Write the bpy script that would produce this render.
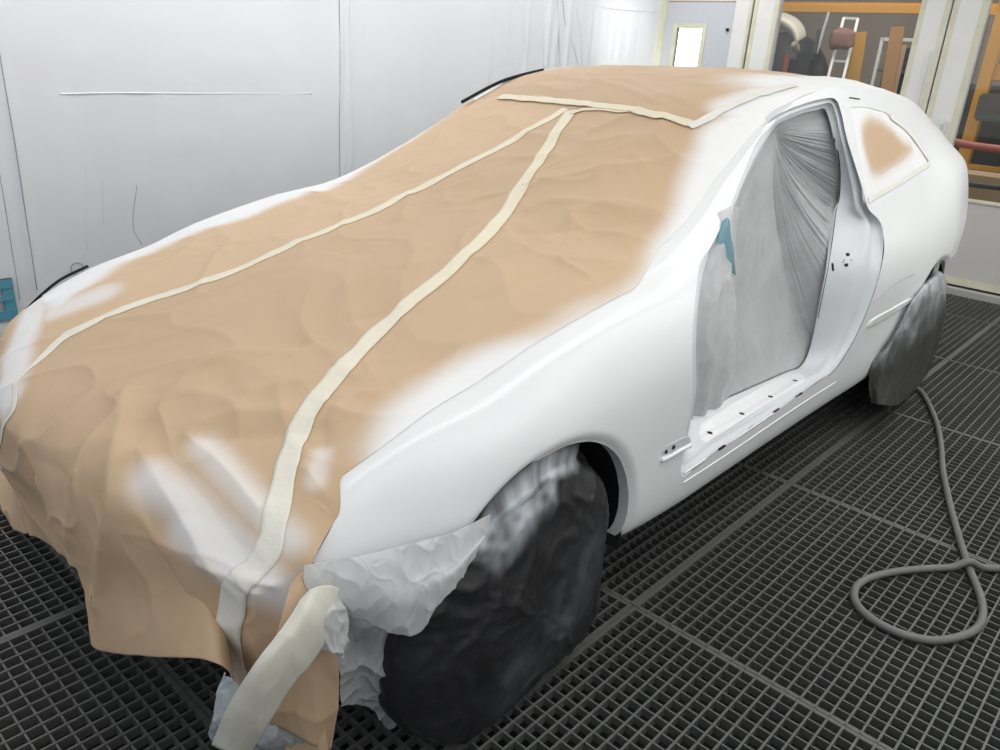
import bpy, bmesh, math, random
import numpy as np
from mathutils import Vector, Matrix, noise
from mathutils.bvhtree import BVHTree

for o in list(bpy.data.objects): bpy.data.objects.remove(o)
S = bpy.context.scene
COL = S.collection
rnd = random.Random(7)

# ------------------------------------------------------------------ camera
CAM_LOC = np.array([1.25969638, 1.76990717, 1.42870529])
ROT = np.array([[-0.67734303, 0.73302332, 0.06231564],
                [0.23527418, 0.29610054, -0.92572703],
                [-0.69703119, -0.61237348, -0.3730231]])      # right, down, forward
ROT[0] /= np.linalg.norm(ROT[0]); ROT[2] -= ROT[0]*ROT[0].dot(ROT[2]); ROT[2] /= np.linalg.norm(ROT[2]); ROT[1] = np.cross(ROT[2], ROT[0])
FPX = 789.577
cd = bpy.data.cameras.new('camera'); cam = bpy.data.objects.new('camera', cd); COL.objects.link(cam)
cd.sensor_fit = 'HORIZONTAL'; cd.sensor_width = 36; cd.lens = 36*FPX/1000; cd.clip_start = .02; cd.clip_end = 60
M4 = Matrix.Identity(4)
for r in range(3):
    M4[r][0] = ROT[0][r]; M4[r][1] = -ROT[1][r]; M4[r][2] = -ROT[2][r]; M4[r][3] = CAM_LOC[r]
cam.matrix_world = M4
S.camera = cam

# ------------------------------------------------------------------ world, lights, exposure
S.view_settings.view_transform = 'Standard'; S.view_settings.look = 'None'
S.view_settings.gamma = 1; S.view_settings.use_curve_mapping = False
S.view_settings.exposure = -0.07
W = bpy.data.worlds.new('world'); S.world = W; W.use_nodes = True
W.node_tree.nodes['Background'].inputs[0].default_value = (.80, .87, 1.0, 1)
W.node_tree.nodes['Background'].inputs[1].default_value = .55
def area(name, loc, size, energy, rot=(0, 0, 0), col=(1, .985, .96)):
    l = bpy.data.lights.new(name, 'AREA'); l.shape = 'RECTANGLE'; l.size, l.size_y = size; l.energy = energy; l.color = col
    o = bpy.data.objects.new(name, l); o.location = loc; o.rotation_euler = rot; COL.objects.link(o); return o
# two rows of booth ceiling lights running along the car
area('ceiling_light_right', (-1.9, 1.7, 3.0), (6.6, .7), 62, (math.radians(12), 0, 0), (1, 1, 1))
area('ceiling_light_left', (-1.9, -1.5, 3.0), (6.6, .7), 78, (math.radians(-12), 0, 0), (1, 1, 1))
# unseen fills added to brighten the car's side and nose: right wall, entrance end
area('side_fill_right', (-1.8, 2.66, 2.0), (6.4, 1.1), 29, (math.radians(-90), 0, 0), (.97, .99, 1))
area('side_fill_front', (2.95, .2, 1.9), (1.3, 4.0), 16, (0, math.radians(90), 0), (1, .99, .97))
area('workshop_fill', (-8.0, -1.0, 4.2), (4, 5), 190, (0, 0, 0), (1, .92, .80))  # unseen fill added to brighten the workshop
sl = bpy.data.lights.new('corner_glow_helper', 'SPOT'); sl.energy = 190; sl.spot_size = math.radians(27); sl.spot_blend = 1.0; sl.shadow_soft_size = .15  # added spot without a known fixture, makes the glow on the left wall
so = bpy.data.objects.new('corner_glow_helper', sl); so.location = (-3.6, -.9, 2.95); so.rotation_euler = (Vector((-4.95, -2.43, 1.45))-Vector(so.location)).to_track_quat('-Z', 'Y').to_euler(); COL.objects.link(so)

# ------------------------------------------------------------------ helpers
def ray(u, v): return ROT.T @ np.array([(u-500)/FPX, (v-375)/FPX, 1.0])
def on(u, v, ax, val):
    """pixel of the photograph -> the point of that plane (x, y or z = val)"""
    d = ray(u, v); t = (val-CAM_LOC[ax])/d[ax]; return CAM_LOC + t*d
def px(u, v, y): return tuple(on(u, v, 1, y))
def pX(u, v, x): return tuple(on(u, v, 0, x))

def crom(P, n, closed=False):
    """Catmull-Rom resampling of P (k,d) at n uniformly spread parameters"""
    P = np.asarray(P, float); k = len(P)
    if closed:
        t = np.arange(n)*k/n; i = np.floor(t).astype(int); f = (t-i)[:, None]
        g = lambda j: P[j % k]
    else:
        t = np.linspace(0, k-1, n); i = np.minimum(np.floor(t).astype(int), k-2); f = (t-i)[:, None]
        Q = np.vstack([2*P[0]-P[1], P, 2*P[-1]-P[-2]])
        g = lambda j: Q[j+1]
    a, b, c, d = g(i-1), g(i), g(i+1), g(i+2)
    return .5*((2*b)+(-a+c)*f+(2*a-5*b+4*c-d)*f**2+(-a+3*b-3*c+d)*f**3)
def crom_grid(G, n, m):
    G = np.asarray(G, float); k, l, d = G.shape
    A = crom(G.reshape(k, l*d), n).reshape(n, l, d)
    return crom(A.transpose(1, 0, 2).reshape(l, n*d), m).reshape(m, n, d).transpose(1, 0, 2)
def pchip(xs, ys):
    xs = np.asarray(xs, float); ys = np.asarray(ys, float)
    if xs[0] > xs[-1]: xs = xs[::-1]; ys = ys[::-1]
    h = np.diff(xs); dl = np.diff(ys)/h; m = np.zeros(len(xs)); m[0] = dl[0]; m[-1] = dl[-1]
    for i in range(1, len(xs)-1):
        m[i] = 0 if dl[i-1]*dl[i] <= 0 else (2*h[i]+h[i-1]+h[i]+2*h[i-1])/((2*h[i]+h[i-1])/dl[i-1]+(h[i]+2*h[i-1])/dl[i])
    def f(x):
        x = np.clip(x, xs[0], xs[-1]); i = np.clip(np.searchsorted(xs, x)-1, 0, len(xs)-2)
        t = (x-xs[i])/h[i]
        return (2*t**3-3*t**2+1)*ys[i]+(t**3-2*t**2+t)*h[i]*m[i]+(-2*t**3+3*t**2)*ys[i+1]+(t**3-t**2)*h[i]*m[i+1]
    return f
def sstep(a, b, x): t = np.clip((x-a)/(b-a), 0, 1); return t*t*(3-2*t)

def mesh_obj(name, V, F, mat, parent=None, smooth=True):
    me = bpy.data.meshes.new(name); me.from_pydata([tuple(map(float, v)) for v in V], [], [tuple(int(i) for i in f) for f in F]); me.update()
    o = bpy.data.objects.new(name, me); COL.objects.link(o)
    if mat: me.materials.append(mat)
    if smooth: me.polygons.foreach_set('use_smooth', [True]*len(me.polygons))
    if parent: o.parent = parent
    return o
def tag(o, label=None, cat=None, group=None, kind=None):
    if label: o['label'] = label
    if cat: o['category'] = cat
    if group: o['group'] = group
    if kind: o['kind'] = kind
    return o
def empty(name, loc=(0, 0, 0)):
    o = bpy.data.objects.new(name, None); o.location = loc; o.empty_display_size = .1; COL.objects.link(o); return o
def part(o, root):
    """parent to a thing without moving the shape"""
    o.parent = root; o.matrix_parent_inverse = Matrix.Translation(root.location).inverted(); return o
def grid_faces(n, m, closed_m=False):
    F = []
    mm = m if closed_m else m-1
    for i in range(n-1):
        for j in range(mm):
            j2 = (j+1) % m
            F.append((i*m+j, i*m+j2, (i+1)*m+j2, (i+1)*m+j))
    return F
def grid_obj(name, G, mat, parent=None, closed=False, flip=False):
    n, m, _ = G.shape
    F = grid_faces(n, m, closed)
    if flip: F = [f[::-1] for f in F]
    return mesh_obj(name, G.reshape(-1, 3), F, mat, parent)
def bmo(name, bm, mat, parent=None, smooth=False):
    me = bpy.data.meshes.new(name); bmesh.ops.recalc_face_normals(bm, faces=bm.faces); bm.to_mesh(me); bm.free()
    o = bpy.data.objects.new(name, me); COL.objects.link(o); me.materials.append(mat)
    if smooth: me.polygons.foreach_set('use_smooth', [True]*len(me.polygons))
    if parent: o.parent = parent
    return o
def bx(bm, lo, hi, rz=0, about=None):
    r = bmesh.ops.create_cube(bm, size=1); vs = r['verts']
    c = [(a+b)/2 for a, b in zip(lo, hi)]; s = [b-a for a, b in zip(lo, hi)]
    for v in vs: v.co = Vector((v.co.x*s[0]+c[0], v.co.y*s[1]+c[1], v.co.z*s[2]+c[2]))
    return vs
def box(name, lo, hi, mat, parent=None, bev=.004):
    bm = bmesh.new(); bx(bm, lo, hi)
    if bev: bmesh.ops.bevel(bm, geom=bm.edges[:], offset=bev, segments=2, affect='EDGES')
    return bmo(name, bm, mat, parent)
def tube(name, P, r, mat, parent=None, n=200, seg=12, closed=False, rfun=None):
    C = crom(P, n, closed) if n else np.asarray(P, float)
    n = len(C); T = np.gradient(C, axis=0); T /= np.linalg.norm(T, axis=1)[:, None]+1e-12
    up = np.array([0, 0, 1.0]); 
    if abs(T[0] @ up) > .9: up = np.array([1.0, 0, 0])
    N = np.cross(T[0], up); N /= np.linalg.norm(N); G = np.zeros((n, seg, 3))
    for i in range(n):
        N = N-T[i]*(N @ T[i]); N /= np.linalg.norm(N); B = np.cross(T[i], N)
        rr = r*(rfun(i/(n-1)) if rfun else 1)
        for j in range(seg):
            a = 2*math.pi*j/seg; G[i, j] = C[i]+rr*(math.cos(a)*N+math.sin(a)*B)
    V = G.reshape(-1, 3); F = grid_faces(n, seg, True)
    F += [tuple(range(seg))[::-1], tuple((n-1)*seg+j for j in range(seg))]
    return mesh_obj(name, V, F, mat, parent)
def solid(o, t, off=0):
    m = o.modifiers.new('solid', 'SOLIDIFY'); m.thickness = t; m.offset = off; return o
def fbm(p, sc, octv=3, seed=0.0):
    return noise.fractal(Vector((p[0]*sc+seed, p[1]*sc-seed*.7, p[2]*sc+seed*1.3)), .6, 2.1, octv)
def grid_normals(G):
    a = np.gradient(G, axis=0); b = np.gradient(G, axis=1); N = np.cross(a, b)
    return N/(np.linalg.norm(N, axis=2)[:, :, None]+1e-12)

# ------------------------------------------------------------------ materials
def mat(name, col, rough=.6, metal=0, spec=.5, coat=0, trans=0, alpha=1, bump=None, vary=None, emis=0, attr=None, white=(.80, .80, .80), sheen=0, trl=0):
    """principled material; bump = (scale, strength, detail); vary = (scale, amount); attr = name of the overspray and highlight mask"""
    m = bpy.data.materials.new(name); m.use_nodes = True; nt = m.node_tree; N = nt.nodes; L = nt.links
    b = N['Principled BSDF']; c = (*col, 1)
    b.inputs['Base Color'].default_value = c; b.inputs['Roughness'].default_value = rough; b.inputs['Metallic'].default_value = metal
    b.inputs['Specular IOR Level'].default_value = spec; b.inputs['Coat Weight'].default_value = coat; b.inputs['Coat Roughness'].default_value = .12
    b.inputs['Transmission Weight'].default_value = trans; b.inputs['Alpha'].default_value = alpha
    tc = N.new('ShaderNodeTexCoord')
    src = None
    if vary:
        n1 = N.new('ShaderNodeTexNoise'); n1.inputs['Scale'].default_value = vary[0]; n1.inputs['Detail'].default_value = 5
        L.new(tc.outputs['Object'], n1.inputs['Vector'])
        mr = N.new('ShaderNodeMapRange'); mr.inputs[3].default_value = 1-vary[1]; mr.inputs[4].default_value = 1+vary[1]
        L.new(n1.outputs[0], mr.inputs[0])
        mx = N.new('ShaderNodeVectorMath'); mx.operation = 'SCALE'; mx.inputs[0].default_value = col
        L.new(mr.outputs[0], mx.inputs['Scale']); src = mx.outputs[0]
    if attr:
        at = N.new('ShaderNodeAttribute'); at.attribute_name = attr
        ns = N.new('ShaderNodeTexNoise'); ns.inputs['Scale'].default_value = 40; ns.inputs['Detail'].default_value = 6
        L.new(tc.outputs['Object'], ns.inputs['Vector'])
        ad = N.new('ShaderNodeMath'); ad.operation = 'MULTIPLY_ADD'; ad.inputs[1].default_value = .18; ad.inputs[2].default_value = -.09
        L.new(ns.outputs[0], ad.inputs[0])
        a2 = N.new('ShaderNodeMath'); a2.operation = 'ADD'; a2.use_clamp = True; L.new(at.outputs['Fac'], a2.inputs[0])
        # the speckle only shows where some paint has landed
        ml = N.new('ShaderNodeMath'); ml.operation = 'MULTIPLY'; L.new(ad.outputs[0], ml.inputs[0])
        pk = N.new('ShaderNodeMath'); pk.operation = 'PINGPONG'; pk.inputs[1].default_value = .5; L.new(at.outputs['Fac'], pk.inputs[0])
        L.new(pk.outputs[0], ml.inputs[1]); L.new(ml.outputs[0], a2.inputs[1])
        mc = N.new('ShaderNodeMix'); mc.data_type = 'RGBA'; L.new(a2.outputs[0], mc.inputs[0])
        mc.inputs[6].default_value = c; mc.inputs[7].default_value = (*white, 1)
        if src is not None: L.new(src, mc.inputs[6])
        src = mc.outputs[2]
    if src is not None: L.new(src, b.inputs['Base Color'])
    if bump:
        n2 = N.new('ShaderNodeTexNoise'); n2.inputs['Scale'].default_value = bump[0]; n2.inputs['Detail'].default_value = bump[2] if len(bump) > 2 else 4
        L.new(tc.outputs['Object'], n2.inputs['Vector'])
        bp = N.new('ShaderNodeBump'); bp.inputs['Strength'].default_value = bump[1]; bp.inputs['Distance'].default_value = .01
        L.new(n2.outputs[0], bp.inputs['Height']); L.new(bp.outputs[0], b.inputs['Normal'])
    if emis:
        b.inputs['Emission Color'].default_value = c; b.inputs['Emission Strength'].default_value = emis
    if trl:
        tr = N.new('ShaderNodeBsdfTranslucent'); tr.inputs[0].default_value = c
        ms = N.new('ShaderNodeMixShader'); ms.inputs[0].default_value = trl
        L.new(b.outputs[0], ms.inputs[1]); L.new(tr.outputs[0], ms.inputs[2]); L.new(ms.outputs[0], N['Material Output'].inputs[0])
    return m

WHITE = (.80, .81, .82)
M_BODY = mat('white_primer_paint', WHITE, .34, spec=.5, coat=.25)
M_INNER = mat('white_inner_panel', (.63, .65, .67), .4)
M_PAPER = mat('masking_paper', (.565, .405, .262), .58, spec=.25, vary=(2.2, .06), attr='spray', bump=(9, .12, 3), white=(.81, .81, .81))
M_PAPER2 = mat('masking_paper_lit', (.62, .45, .295), .58, spec=.25, vary=(2.0, .05), attr='spray', bump=(9, .12, 3), white=(.81, .81, .81))  # lighter copy of the paper: the far sheet's lighting put into its colour
M_TAPE = mat('masking_tape', (.76, .69, .53), .55, vary=(14, .06), bump=(60, .15), attr='spray', white=(.78, .78, .74))
M_TAPEW = mat('painted_tape', (.76, .75, .70), .5, vary=(14, .05), bump=(50, .15))
M_BLACK = mat('dark_underside', (.008, .008, .009), .8)
M_RUBBER = mat('tyre_rubber', (.02, .02, .021), .7, bump=(60, .3))
M_RIM = mat('wheel_metal', (.35, .35, .36), .35, metal=.9)
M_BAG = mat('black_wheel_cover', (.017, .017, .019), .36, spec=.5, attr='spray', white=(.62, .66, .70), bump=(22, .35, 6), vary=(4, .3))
M_HOSE = mat('grey_air_hose', (.17, .17, .165), .55, vary=(20, .1))
M_STEEL = mat('galvanised_grating', (.128, .13, .125), .5, metal=.35, vary=(1.6, .35), bump=(80, .2))
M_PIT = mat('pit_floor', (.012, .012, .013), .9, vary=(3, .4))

def film(name, col, alpha, rough=.25, bumpv=(9, .5, 4), attr=None, trl=.25):
    """thin plastic film: part clear, part milky"""
    m = mat(name, col, rough, spec=.6, bump=bumpv, trl=trl, vary=(3, .08))
    nt = m.node_tree; N = nt.nodes; L = nt.links; out = N['Material Output']; s = out.inputs[0].links[0].from_socket
    t = N.new('ShaderNodeBsdfTransparent'); ms = N.new('ShaderNodeMixShader')
    L.new(t.outputs[0], ms.inputs[1]); L.new(s, ms.inputs[2])
    nz = N.new('ShaderNodeTexNoise'); nz.inputs['Scale'].default_value = 5; nz.inputs['Detail'].default_value = 4
    tc = N.new('ShaderNodeTexCoord'); L.new(tc.outputs['Object'], nz.inputs[0])
    mr = N.new('ShaderNodeMapRange'); mr.inputs[1].default_value = .3; mr.inputs[2].default_value = .7
    mr.inputs[3].default_value = max(alpha-.15, 0); mr.inputs[4].default_value = min(alpha+.15, 1)
    L.new(nz.outputs[0], mr.inputs[0]); L.new(mr.outputs[0], ms.inputs[0]); L.new(ms.outputs[0], out.inputs[0])
    return m
M_FILM = film('door_film', (.66, .67, .68), .86, .3, (14, .4, 4))
M_FILM2 = film('milky_film', (.78, .79, .80), .66, .22, (12, .8, 5))
M_FILM3 = film('clear_film', (.62, .68, .72), .45, .15, (12, .8, 5))
M_FILM4 = film('grey_crumpled_film', (.66, .68, .69), .58, .2, (16, .9, 5))
M_BLUEF = film('blue_film', (.22, .42, .50), .85, .25, (12, .5, 4))
M_MILKTAPE = film('milky_masking_tape', (.82, .81, .73), .80, .4, (20, .4, 4))

# ------------------------------------------------------------------ setting: floor of steel gratings over a pit
def bars(name, x0, x1, y0, y1, cx, cy, z=0.0, par=None):
    bm = bmesh.new()
    return bm
XA, YA = -.42, .862          # a corner where four gratings meet
PX, PY = 1.06, 1.02          # size of one grating
V = []; F = []
def addbox(lo, hi):
    b = len(V)
    for z in (lo[2], hi[2]):
        V.extend([(lo[0], lo[1], z), (hi[0], lo[1], z), (hi[0], hi[1], z), (lo[0], hi[1], z)])
    F.extend([(b+3, b+2, b+1, b), (b+4, b+5, b+6, b+7), (b, b+1, b+5, b+4), (b+1, b+2, b+6, b+5), (b+2, b+3, b+7, b+6), (b+3, b, b+4, b+7)])
FX0, FX1, FY0, FY1 = -5.4, 3.0, -2.43, 2.7
NX, NY = 28, 27
ix0 = math.floor((FX0-XA)/PX); ix1 = math.ceil((FX1-XA)/PX); iy0 = math.floor((FY0-YA)/PY); iy1 = math.ceil((FY1-YA)/PY)
for ix in range(ix0, ix1):
    for iy in range(iy0, iy1):
        x0 = max(XA+ix*PX+.002, FX0); x1 = min(XA+(ix+1)*PX-.002, FX1); y0 = max(YA+iy*PY+.001, FY0); y1 = min(YA+(iy+1)*PY-.001, FY1)
        if x1-x0 < .05 or y1-y0 < .05: continue
        for k in range(NX+1):
            xx = XA+ix*PX+.007+(PX-.014)*k/NX; w = .006 if k in (0, NX) else .0022
            if x0-.001 <= xx <= x1+.001: addbox((xx-w, y0, -.024), (xx+w, y1, -.002))
        for k in range(NY+1):
            yy = YA+iy*PY+.007+(PY-.014)*k/NY; w = .0065 if k in (0, NY) else .0028
            if y0-.001 <= yy <= y1+.001: addbox((x0, yy-w, -.024), (x1, yy+w, .0))
floor = mesh_obj('floor', V, F, M_STEEL, smooth=False); tag(floor, kind='structure')
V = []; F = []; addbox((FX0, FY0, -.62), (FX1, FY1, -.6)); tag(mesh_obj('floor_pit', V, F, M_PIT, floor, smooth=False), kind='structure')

exec_after = []

# ------------------------------------------------------------------ car body: loft of cross sections
# station t: centre z, z at y=.35, then (y, z) of: edge of hood / glass, pillar outer / drip, shoulder, widest line, lower side, sill, under sill
ST = [
 (.76, .66, .65, (.58, .625), (.66, .605), (.73, .575), (.77, .53), (.78, .48), (.77, .42), (.70, .35)),
 (.60, .72, .715, (.61, .705), (.69, .70), (.75, .685), (.795, .61), (.815, .50), (.81, .38), (.72, .30)),
 (.45, .765, .76, (.63, .757), (.71, .752), (.77, .732), (.825, .64), (.845, .50), (.84, .35), (.75, .25)),
 (.20, .83, .825, (.645, .81), (.722, .80), (.79, .77), (.85, .68), (.865, .52), (.86, .32), (.75, .22)),
 (.00, .88, .875, (.655, .86), (.733, .85), (.802, .815), (.862, .70), (.872, .52), (.865, .30), (.75, .21)),
 (-.30, .945, .94, (.668, .925), (.742, .91), (.812, .86), (.862, .72), (.866, .50), (.850, .28), (.75, .21)),
 (-.50, 1.00, .985, (.672, .955), (.742, .935), (.812, .875), (.862, .73), (.862, .49), (.845, .26), (.76, .21)),
 (-.70, 1.085, 1.07, (.660, 1.02), (.722, .995), (.805, .89), (.860, .735), (.860, .48), (.842, .25), (.76, .21)),
 (-1.0, 1.225, 1.21, (.610, 1.16), (.675, 1.13), (.795, .915), (.857, .74), (.858, .48), (.840, .25), (.76, .21)),
 (-1.25, 1.34, 1.33, (.595, 1.285), (.650, 1.25), (.788, .93), (.855, .745), (.856, .48), (.838, .25), (.76, .21)),
 (-1.5, 1.40, 1.39, (.590, 1.365), (.638, 1.33), (.785, .945), (.855, .75), (.856, .48), (.838, .25), (.76, .21)),
 (-1.8, 1.43, 1.42, (.585, 1.40), (.630, 1.365), (.783, .955), (.856, .76), (.858, .48), (.840, .25), (.76, .22)),
 (-2.2, 1.435, 1.425, (.575, 1.405), (.628, 1.36), (.785, .97), (.862, .77), (.870, .50), (.860, .27), (.76, .23)),
 (-2.6, 1.415, 1.405, (.575, 1.38), (.632, 1.33), (.788, .99), (.868, .78), (.885, .55), (.875, .32), (.76, .25)),
 (-3.0, 1.335, 1.33, (.580, 1.30), (.650, 1.255), (.800, 1.05), (.868, .79), (.865, .56), (.845, .34), (.74, .27)),
 (-3.3, 1.235, 1.23, (.600, 1.205), (.680, 1.172), (.785, 1.075), (.845, .82), (.845, .58), (.82, .40), (.72, .30)),
 (-3.5, 1.15, 1.14, (.600, 1.12), (.670, 1.10), (.755, 1.03), (.815, .82), (.805, .60), (.78, .42), (.70, .33)),
 (-3.6, 1.03, 1.02, (.540, 1.0), (.620, .98), (.690, .93), (.745, .80), (.750, .60), (.73, .45), (.66, .36)),
]
TT = [s[0] for s in ST]
ctrl = []
for s in ST: ctrl.append([(0, s[1]), (.35, s[2])]+list(s[3:]))
ctrl = np.array(ctrl)                                    # stations x 9 x 2
KF = [[pchip(TT, ctrl[:, k, c]) for c in range(2)] for k in range(9)]
def bow(t, y):
    a = .15*sstep(-.1, .62, t) - .17*sstep(-2.7, -3.5, t)
    return -a*(np.abs(y)/.8)**2.3
def sections(ts, m):
    out = np.zeros((len(ts), m, 3))
    for i, t in enumerate(ts):
        P = np.array([[KF[k][0](t), KF[k][1](t)] for k in range(9)])
        C = crom(P, m); out[i, :, 1] = C[:, 0]; out[i, :, 2] = C[:, 1]
    # centre line slope stays flat across the mirror plane
    for i, t in enumerate(ts): out[i, :, 0] = t + bow(t, out[i, :, 1])
    return out
NT, NS = 500, 201
ts = np.linspace(.76, -3.6, NT)
SEC = sections(ts, NS)                                   # left half, column k at section parameter 8*k/(NS-1)
for cx_, cz_, r_ in ((0.005, .30, .343), (-2.80, .315, .365)):
    d_ = np.hypot(SEC[:, :, 0]-cx_, SEC[:, :, 2]-cz_)-r_; w_ = np.clip(1-np.maximum(d_, 0)/.034, 0, 1)
    SEC[:, :, 1] -= np.where((SEC[:, :, 1] > .7) & (SEC[:, :, 2] > .12), .016*w_**2, 0)
BVH_FULL = BVHTree.FromPolygons([Vector(v) for v in SEC.reshape(-1, 3)], grid_faces(NT, NS))
def hit(u, v, tree=None, default=None):
    d = ray(u, v); r = (tree or BVH_FULL).ray_cast(Vector(CAM_LOC), Vector(d).normalized())
    return np.array(r[0]) if r[0] is not None else default
def near(p, tree=None):
    r = (tree or BVH_FULL).find_nearest(Vector(p)); return np.array(r[0]), np.array(r[1])

# outlines in the side view (x, z), traced and carried onto the body side
DOOR_PX = [(699, 268), (712, 245), (728, 212), (744, 172), (757, 142), (768, 123), (783, 112), (803, 104), (822, 99), (835, 99), (841, 112), (846, 135), (853, 158), (862, 187), (868, 208),
           (880, 222), (884, 240), (881, 268), (873, 296), (860, 328), (845, 356), (832, 373), (818, 382), (760, 424), (716, 452), (683, 477), (685, 440), (692, 400), (692, 350), (694, 310)]
QUART_PX = [(850, 107), (866, 107), (885, 112), (905, 127), (918, 143), (930, 161), (918, 170), (895, 186), (868, 202), (863, 180), (857, 150)]
def side_pts(L):
    out = []
    for u, v in L:
        h = hit(u, v)
        if h is None or h[1] < .3: h = on(u, v, 1, .60)
        out.append(h)
    return np.array(out)
DOOR3 = side_pts(DOOR_PX); QUART3 = side_pts(QUART_PX)
def close_curve(P, n): return crom(P, n, True)
DOORC = DOOR3[:, [0, 2]]; QUARC = QUART3[:, [0, 2]]
def dense(P, step=.01):
    out = []
    for a, b in zip(P, np.roll(P, -1, axis=0)):
        k = max(1, int(np.linalg.norm(b-a)/step)); out += [a+(b-a)*i/k for i in range(k)]
    return np.array(out)
DOORD = dense(close_curve(DOORC, 150)); QUARD = dense(QUARC)
WX, WZ, WR = 0.005, .30, .343                             # front arch
RX, RZ, RR = -2.80, .315, .365                            # rear arch
def arc_poly(cx, cz, r, sq=1.0): 
    a = np.linspace(0, 2*np.pi, 160, endpoint=False); return np.c_[cx+r*np.cos(a), cz+r*np.sin(a)*sq]
ARCH_F = np.vstack([[(WX-WR+.0, -.2)], [(WX+WR*math.cos(a), WZ+WR*math.sin(a)) for a in np.linspace(math.pi, 0, 60)], [(WX+WR, -.2)]])
ARCH_R = np.vstack([[(RX-RR, -.2)], [(RX+RR*math.cos(a), RZ+RR*math.sin(a)) for a in np.linspace(math.pi, 0, 60)], [(RX+RR, -.2)]])
nose_px = [(341, 482), (337, 492), (338, 505), (331, 528), (320, 548), (312, 563), (330, 567), (370, 559), (420, 545), (470, 529), (492, 516)]
NOSE3 = side_pts(nose_px); 
NOSE = np.vstack([NOSE3[:, [0, 2]], [(.25, -.2)], [(1.2, -.2)], [(1.2, .8)], [(NOSE3[0, 0]+.02, NOSE3[0, 2]+.05)]])
REAR = np.array([(-2.84, .664), (-3.35, .668), (-3.9, .668), (-3.9, -.2), (-2.84, -.2)])
def inside(P, Q):
    x, y = P[..., 0], P[..., 1]; r = np.zeros(x.shape, bool); n = len(Q)
    for i in range(n):
        x1, y1 = Q[i]; x2, y2 = Q[(i+1) % n]
        if y1 == y2: continue
        c = ((y1 > y) != (y2 > y)) & (x < (x2-x1)*(y-y1)/(y2-y1)+x1); r ^= c
    return r
CUTS = [(DOORD, 'door'), (QUARD, 'quarter'), (dense(ARCH_F), 'archf'), (dense(ARCH_R), 'archr'), (dense(NOSE), 'nose'), (dense(REAR), 'rear')]

def signed(P, cuts):
    """distance in the side view to the nearest outline, negative inside a cut"""
    n = len(P); sd = np.full(n, 9.0); xz = P[:, [0, 2]]
    for Q, nm in cuts:
        sel = (P[:, 1] > (.45 if nm == 'nose' else .40)) & (xz[:, 0] > Q[:, 0].min()-.05) & (xz[:, 0] < Q[:, 0].max()+.05) & (xz[:, 1] > Q[:, 1].min()-.05) & (xz[:, 1] < Q[:, 1].max()+.05)
        idx = np.nonzero(sel)[0]
        for k in range(0, len(idx), 4000):
            ii = idx[k:k+4000]; p = xz[ii]; A = Q; B = np.roll(Q, -1, axis=0); e = B-A; l2 = (e**2).sum(axis=1)+1e-12
            t = np.clip(((p[:, None]-A[None])*e[None]).sum(axis=2)/l2, 0, 1); d = np.linalg.norm(p[:, None]-A[None]-t[..., None]*e[None], axis=2).min(axis=1)
            sd[ii] = np.minimum(sd[ii], np.where(inside(p, Q), -d, d))
    return sd
def cut_surface(G, cuts, lip=0, keep=None):
    """the grid clipped cleanly along the outlines, with the smooth normals of the whole panel"""
    n, m, _ = G.shape; V = [tuple(v) for v in G.reshape(-1, 3)]; P = G.reshape(-1, 3)
    GN = grid_normals(G).reshape(-1, 3)
    if GN[(n//2)*m+5][2] < 0: GN = -GN
    NR = [tuple(v) for v in GN]; sd = signed(P, cuts)
    F = np.array(grid_faces(n, m))
    if keep is not None: F = F[keep(P[F].mean(axis=1), F, m)]
    sf = sd[F]; whole = (sf > 0).all(axis=1); none = (sf <= 0).all(axis=1)
    out = [tuple(f) for f in F[whole]]; cache = {}
    def mid(a, b):
        k = (min(a, b), max(a, b))
        if k not in cache:
            t = sd[a]/(sd[a]-sd[b]); p = P[a]+(P[b]-P[a])*t; nn = GN[a]+(GN[b]-GN[a])*t; cache[k] = len(V); V.append(tuple(p)); NR.append(tuple(nn/(np.linalg.norm(nn)+1e-9)))
        return cache[k]
    for f in F[~whole & ~none]:
        poly = []
        for a, b in zip(f, np.roll(f, -1)):
            if sd[a] > 0: poly.append(int(a))
            if (sd[a] > 0) != (sd[b] > 0): poly.append(mid(int(a), int(b)))
        if len(poly) > 2: out.append(tuple(poly))
    used = sorted({i for f in out for i in f}); rm = {o: k for k, o in enumerate(used)}
    out = [tuple(rm[i] for i in f) for f in out]; VV = [V[i] for i in used]; NRM = [NR[i] for i in used]; fixed = []
    for f in out:
        p = [np.array(VV[i]) for i in f[:3]]; fn = np.cross(p[1]-p[0], p[2]-p[0])
        fixed.append(f if fn @ np.array(NRM[f[0]]) >= 0 else f[::-1])
    return VV, fixed, NRM
def lip_ribbons(Q, depth, mat_, parent, name, mirror_too=False, name_y=False):
    """edge return of a cut: a clean band running inward from the outline"""
    runs = []; cur = []
    for k in range(len(Q)+1):
        q = Q[k % len(Q)]; r = BVH_FULL.ray_cast(Vector((q[0], 1.5, q[1])), Vector((0, -1, 0)))
        if r[0] is not None and r[0].y > (.74 if name_y else .45) and not (cur and abs(r[0].y-cur[-1][1]) > .03): cur.append((q[0], r[0].y, q[1]))
        else:
            if len(cur) > 4: runs.append(cur)
            cur = []
    if len(cur) > 4: runs.append(cur)
    for R_ in runs:
        for sg_ in ((1, -1) if mirror_too else (1,)):
            V = []; F = []; b = 0
            for x, y, z in R_: V.append((x, (y+.0005)*sg_, z)); V.append((x, (y-depth)*sg_, z))
            for k in range(len(R_)-1): F.append((b+2*k, b+2*k+1, b+2*k+3, b+2*k+2))
            part(mesh_obj(name, V, F, mat_), parent)
def mirror(V, F, N):
    return [(x, -y, z) for x, y, z in V], [f[::-1] for f in F], [(a, -b, c) for a, b, c in N]
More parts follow.
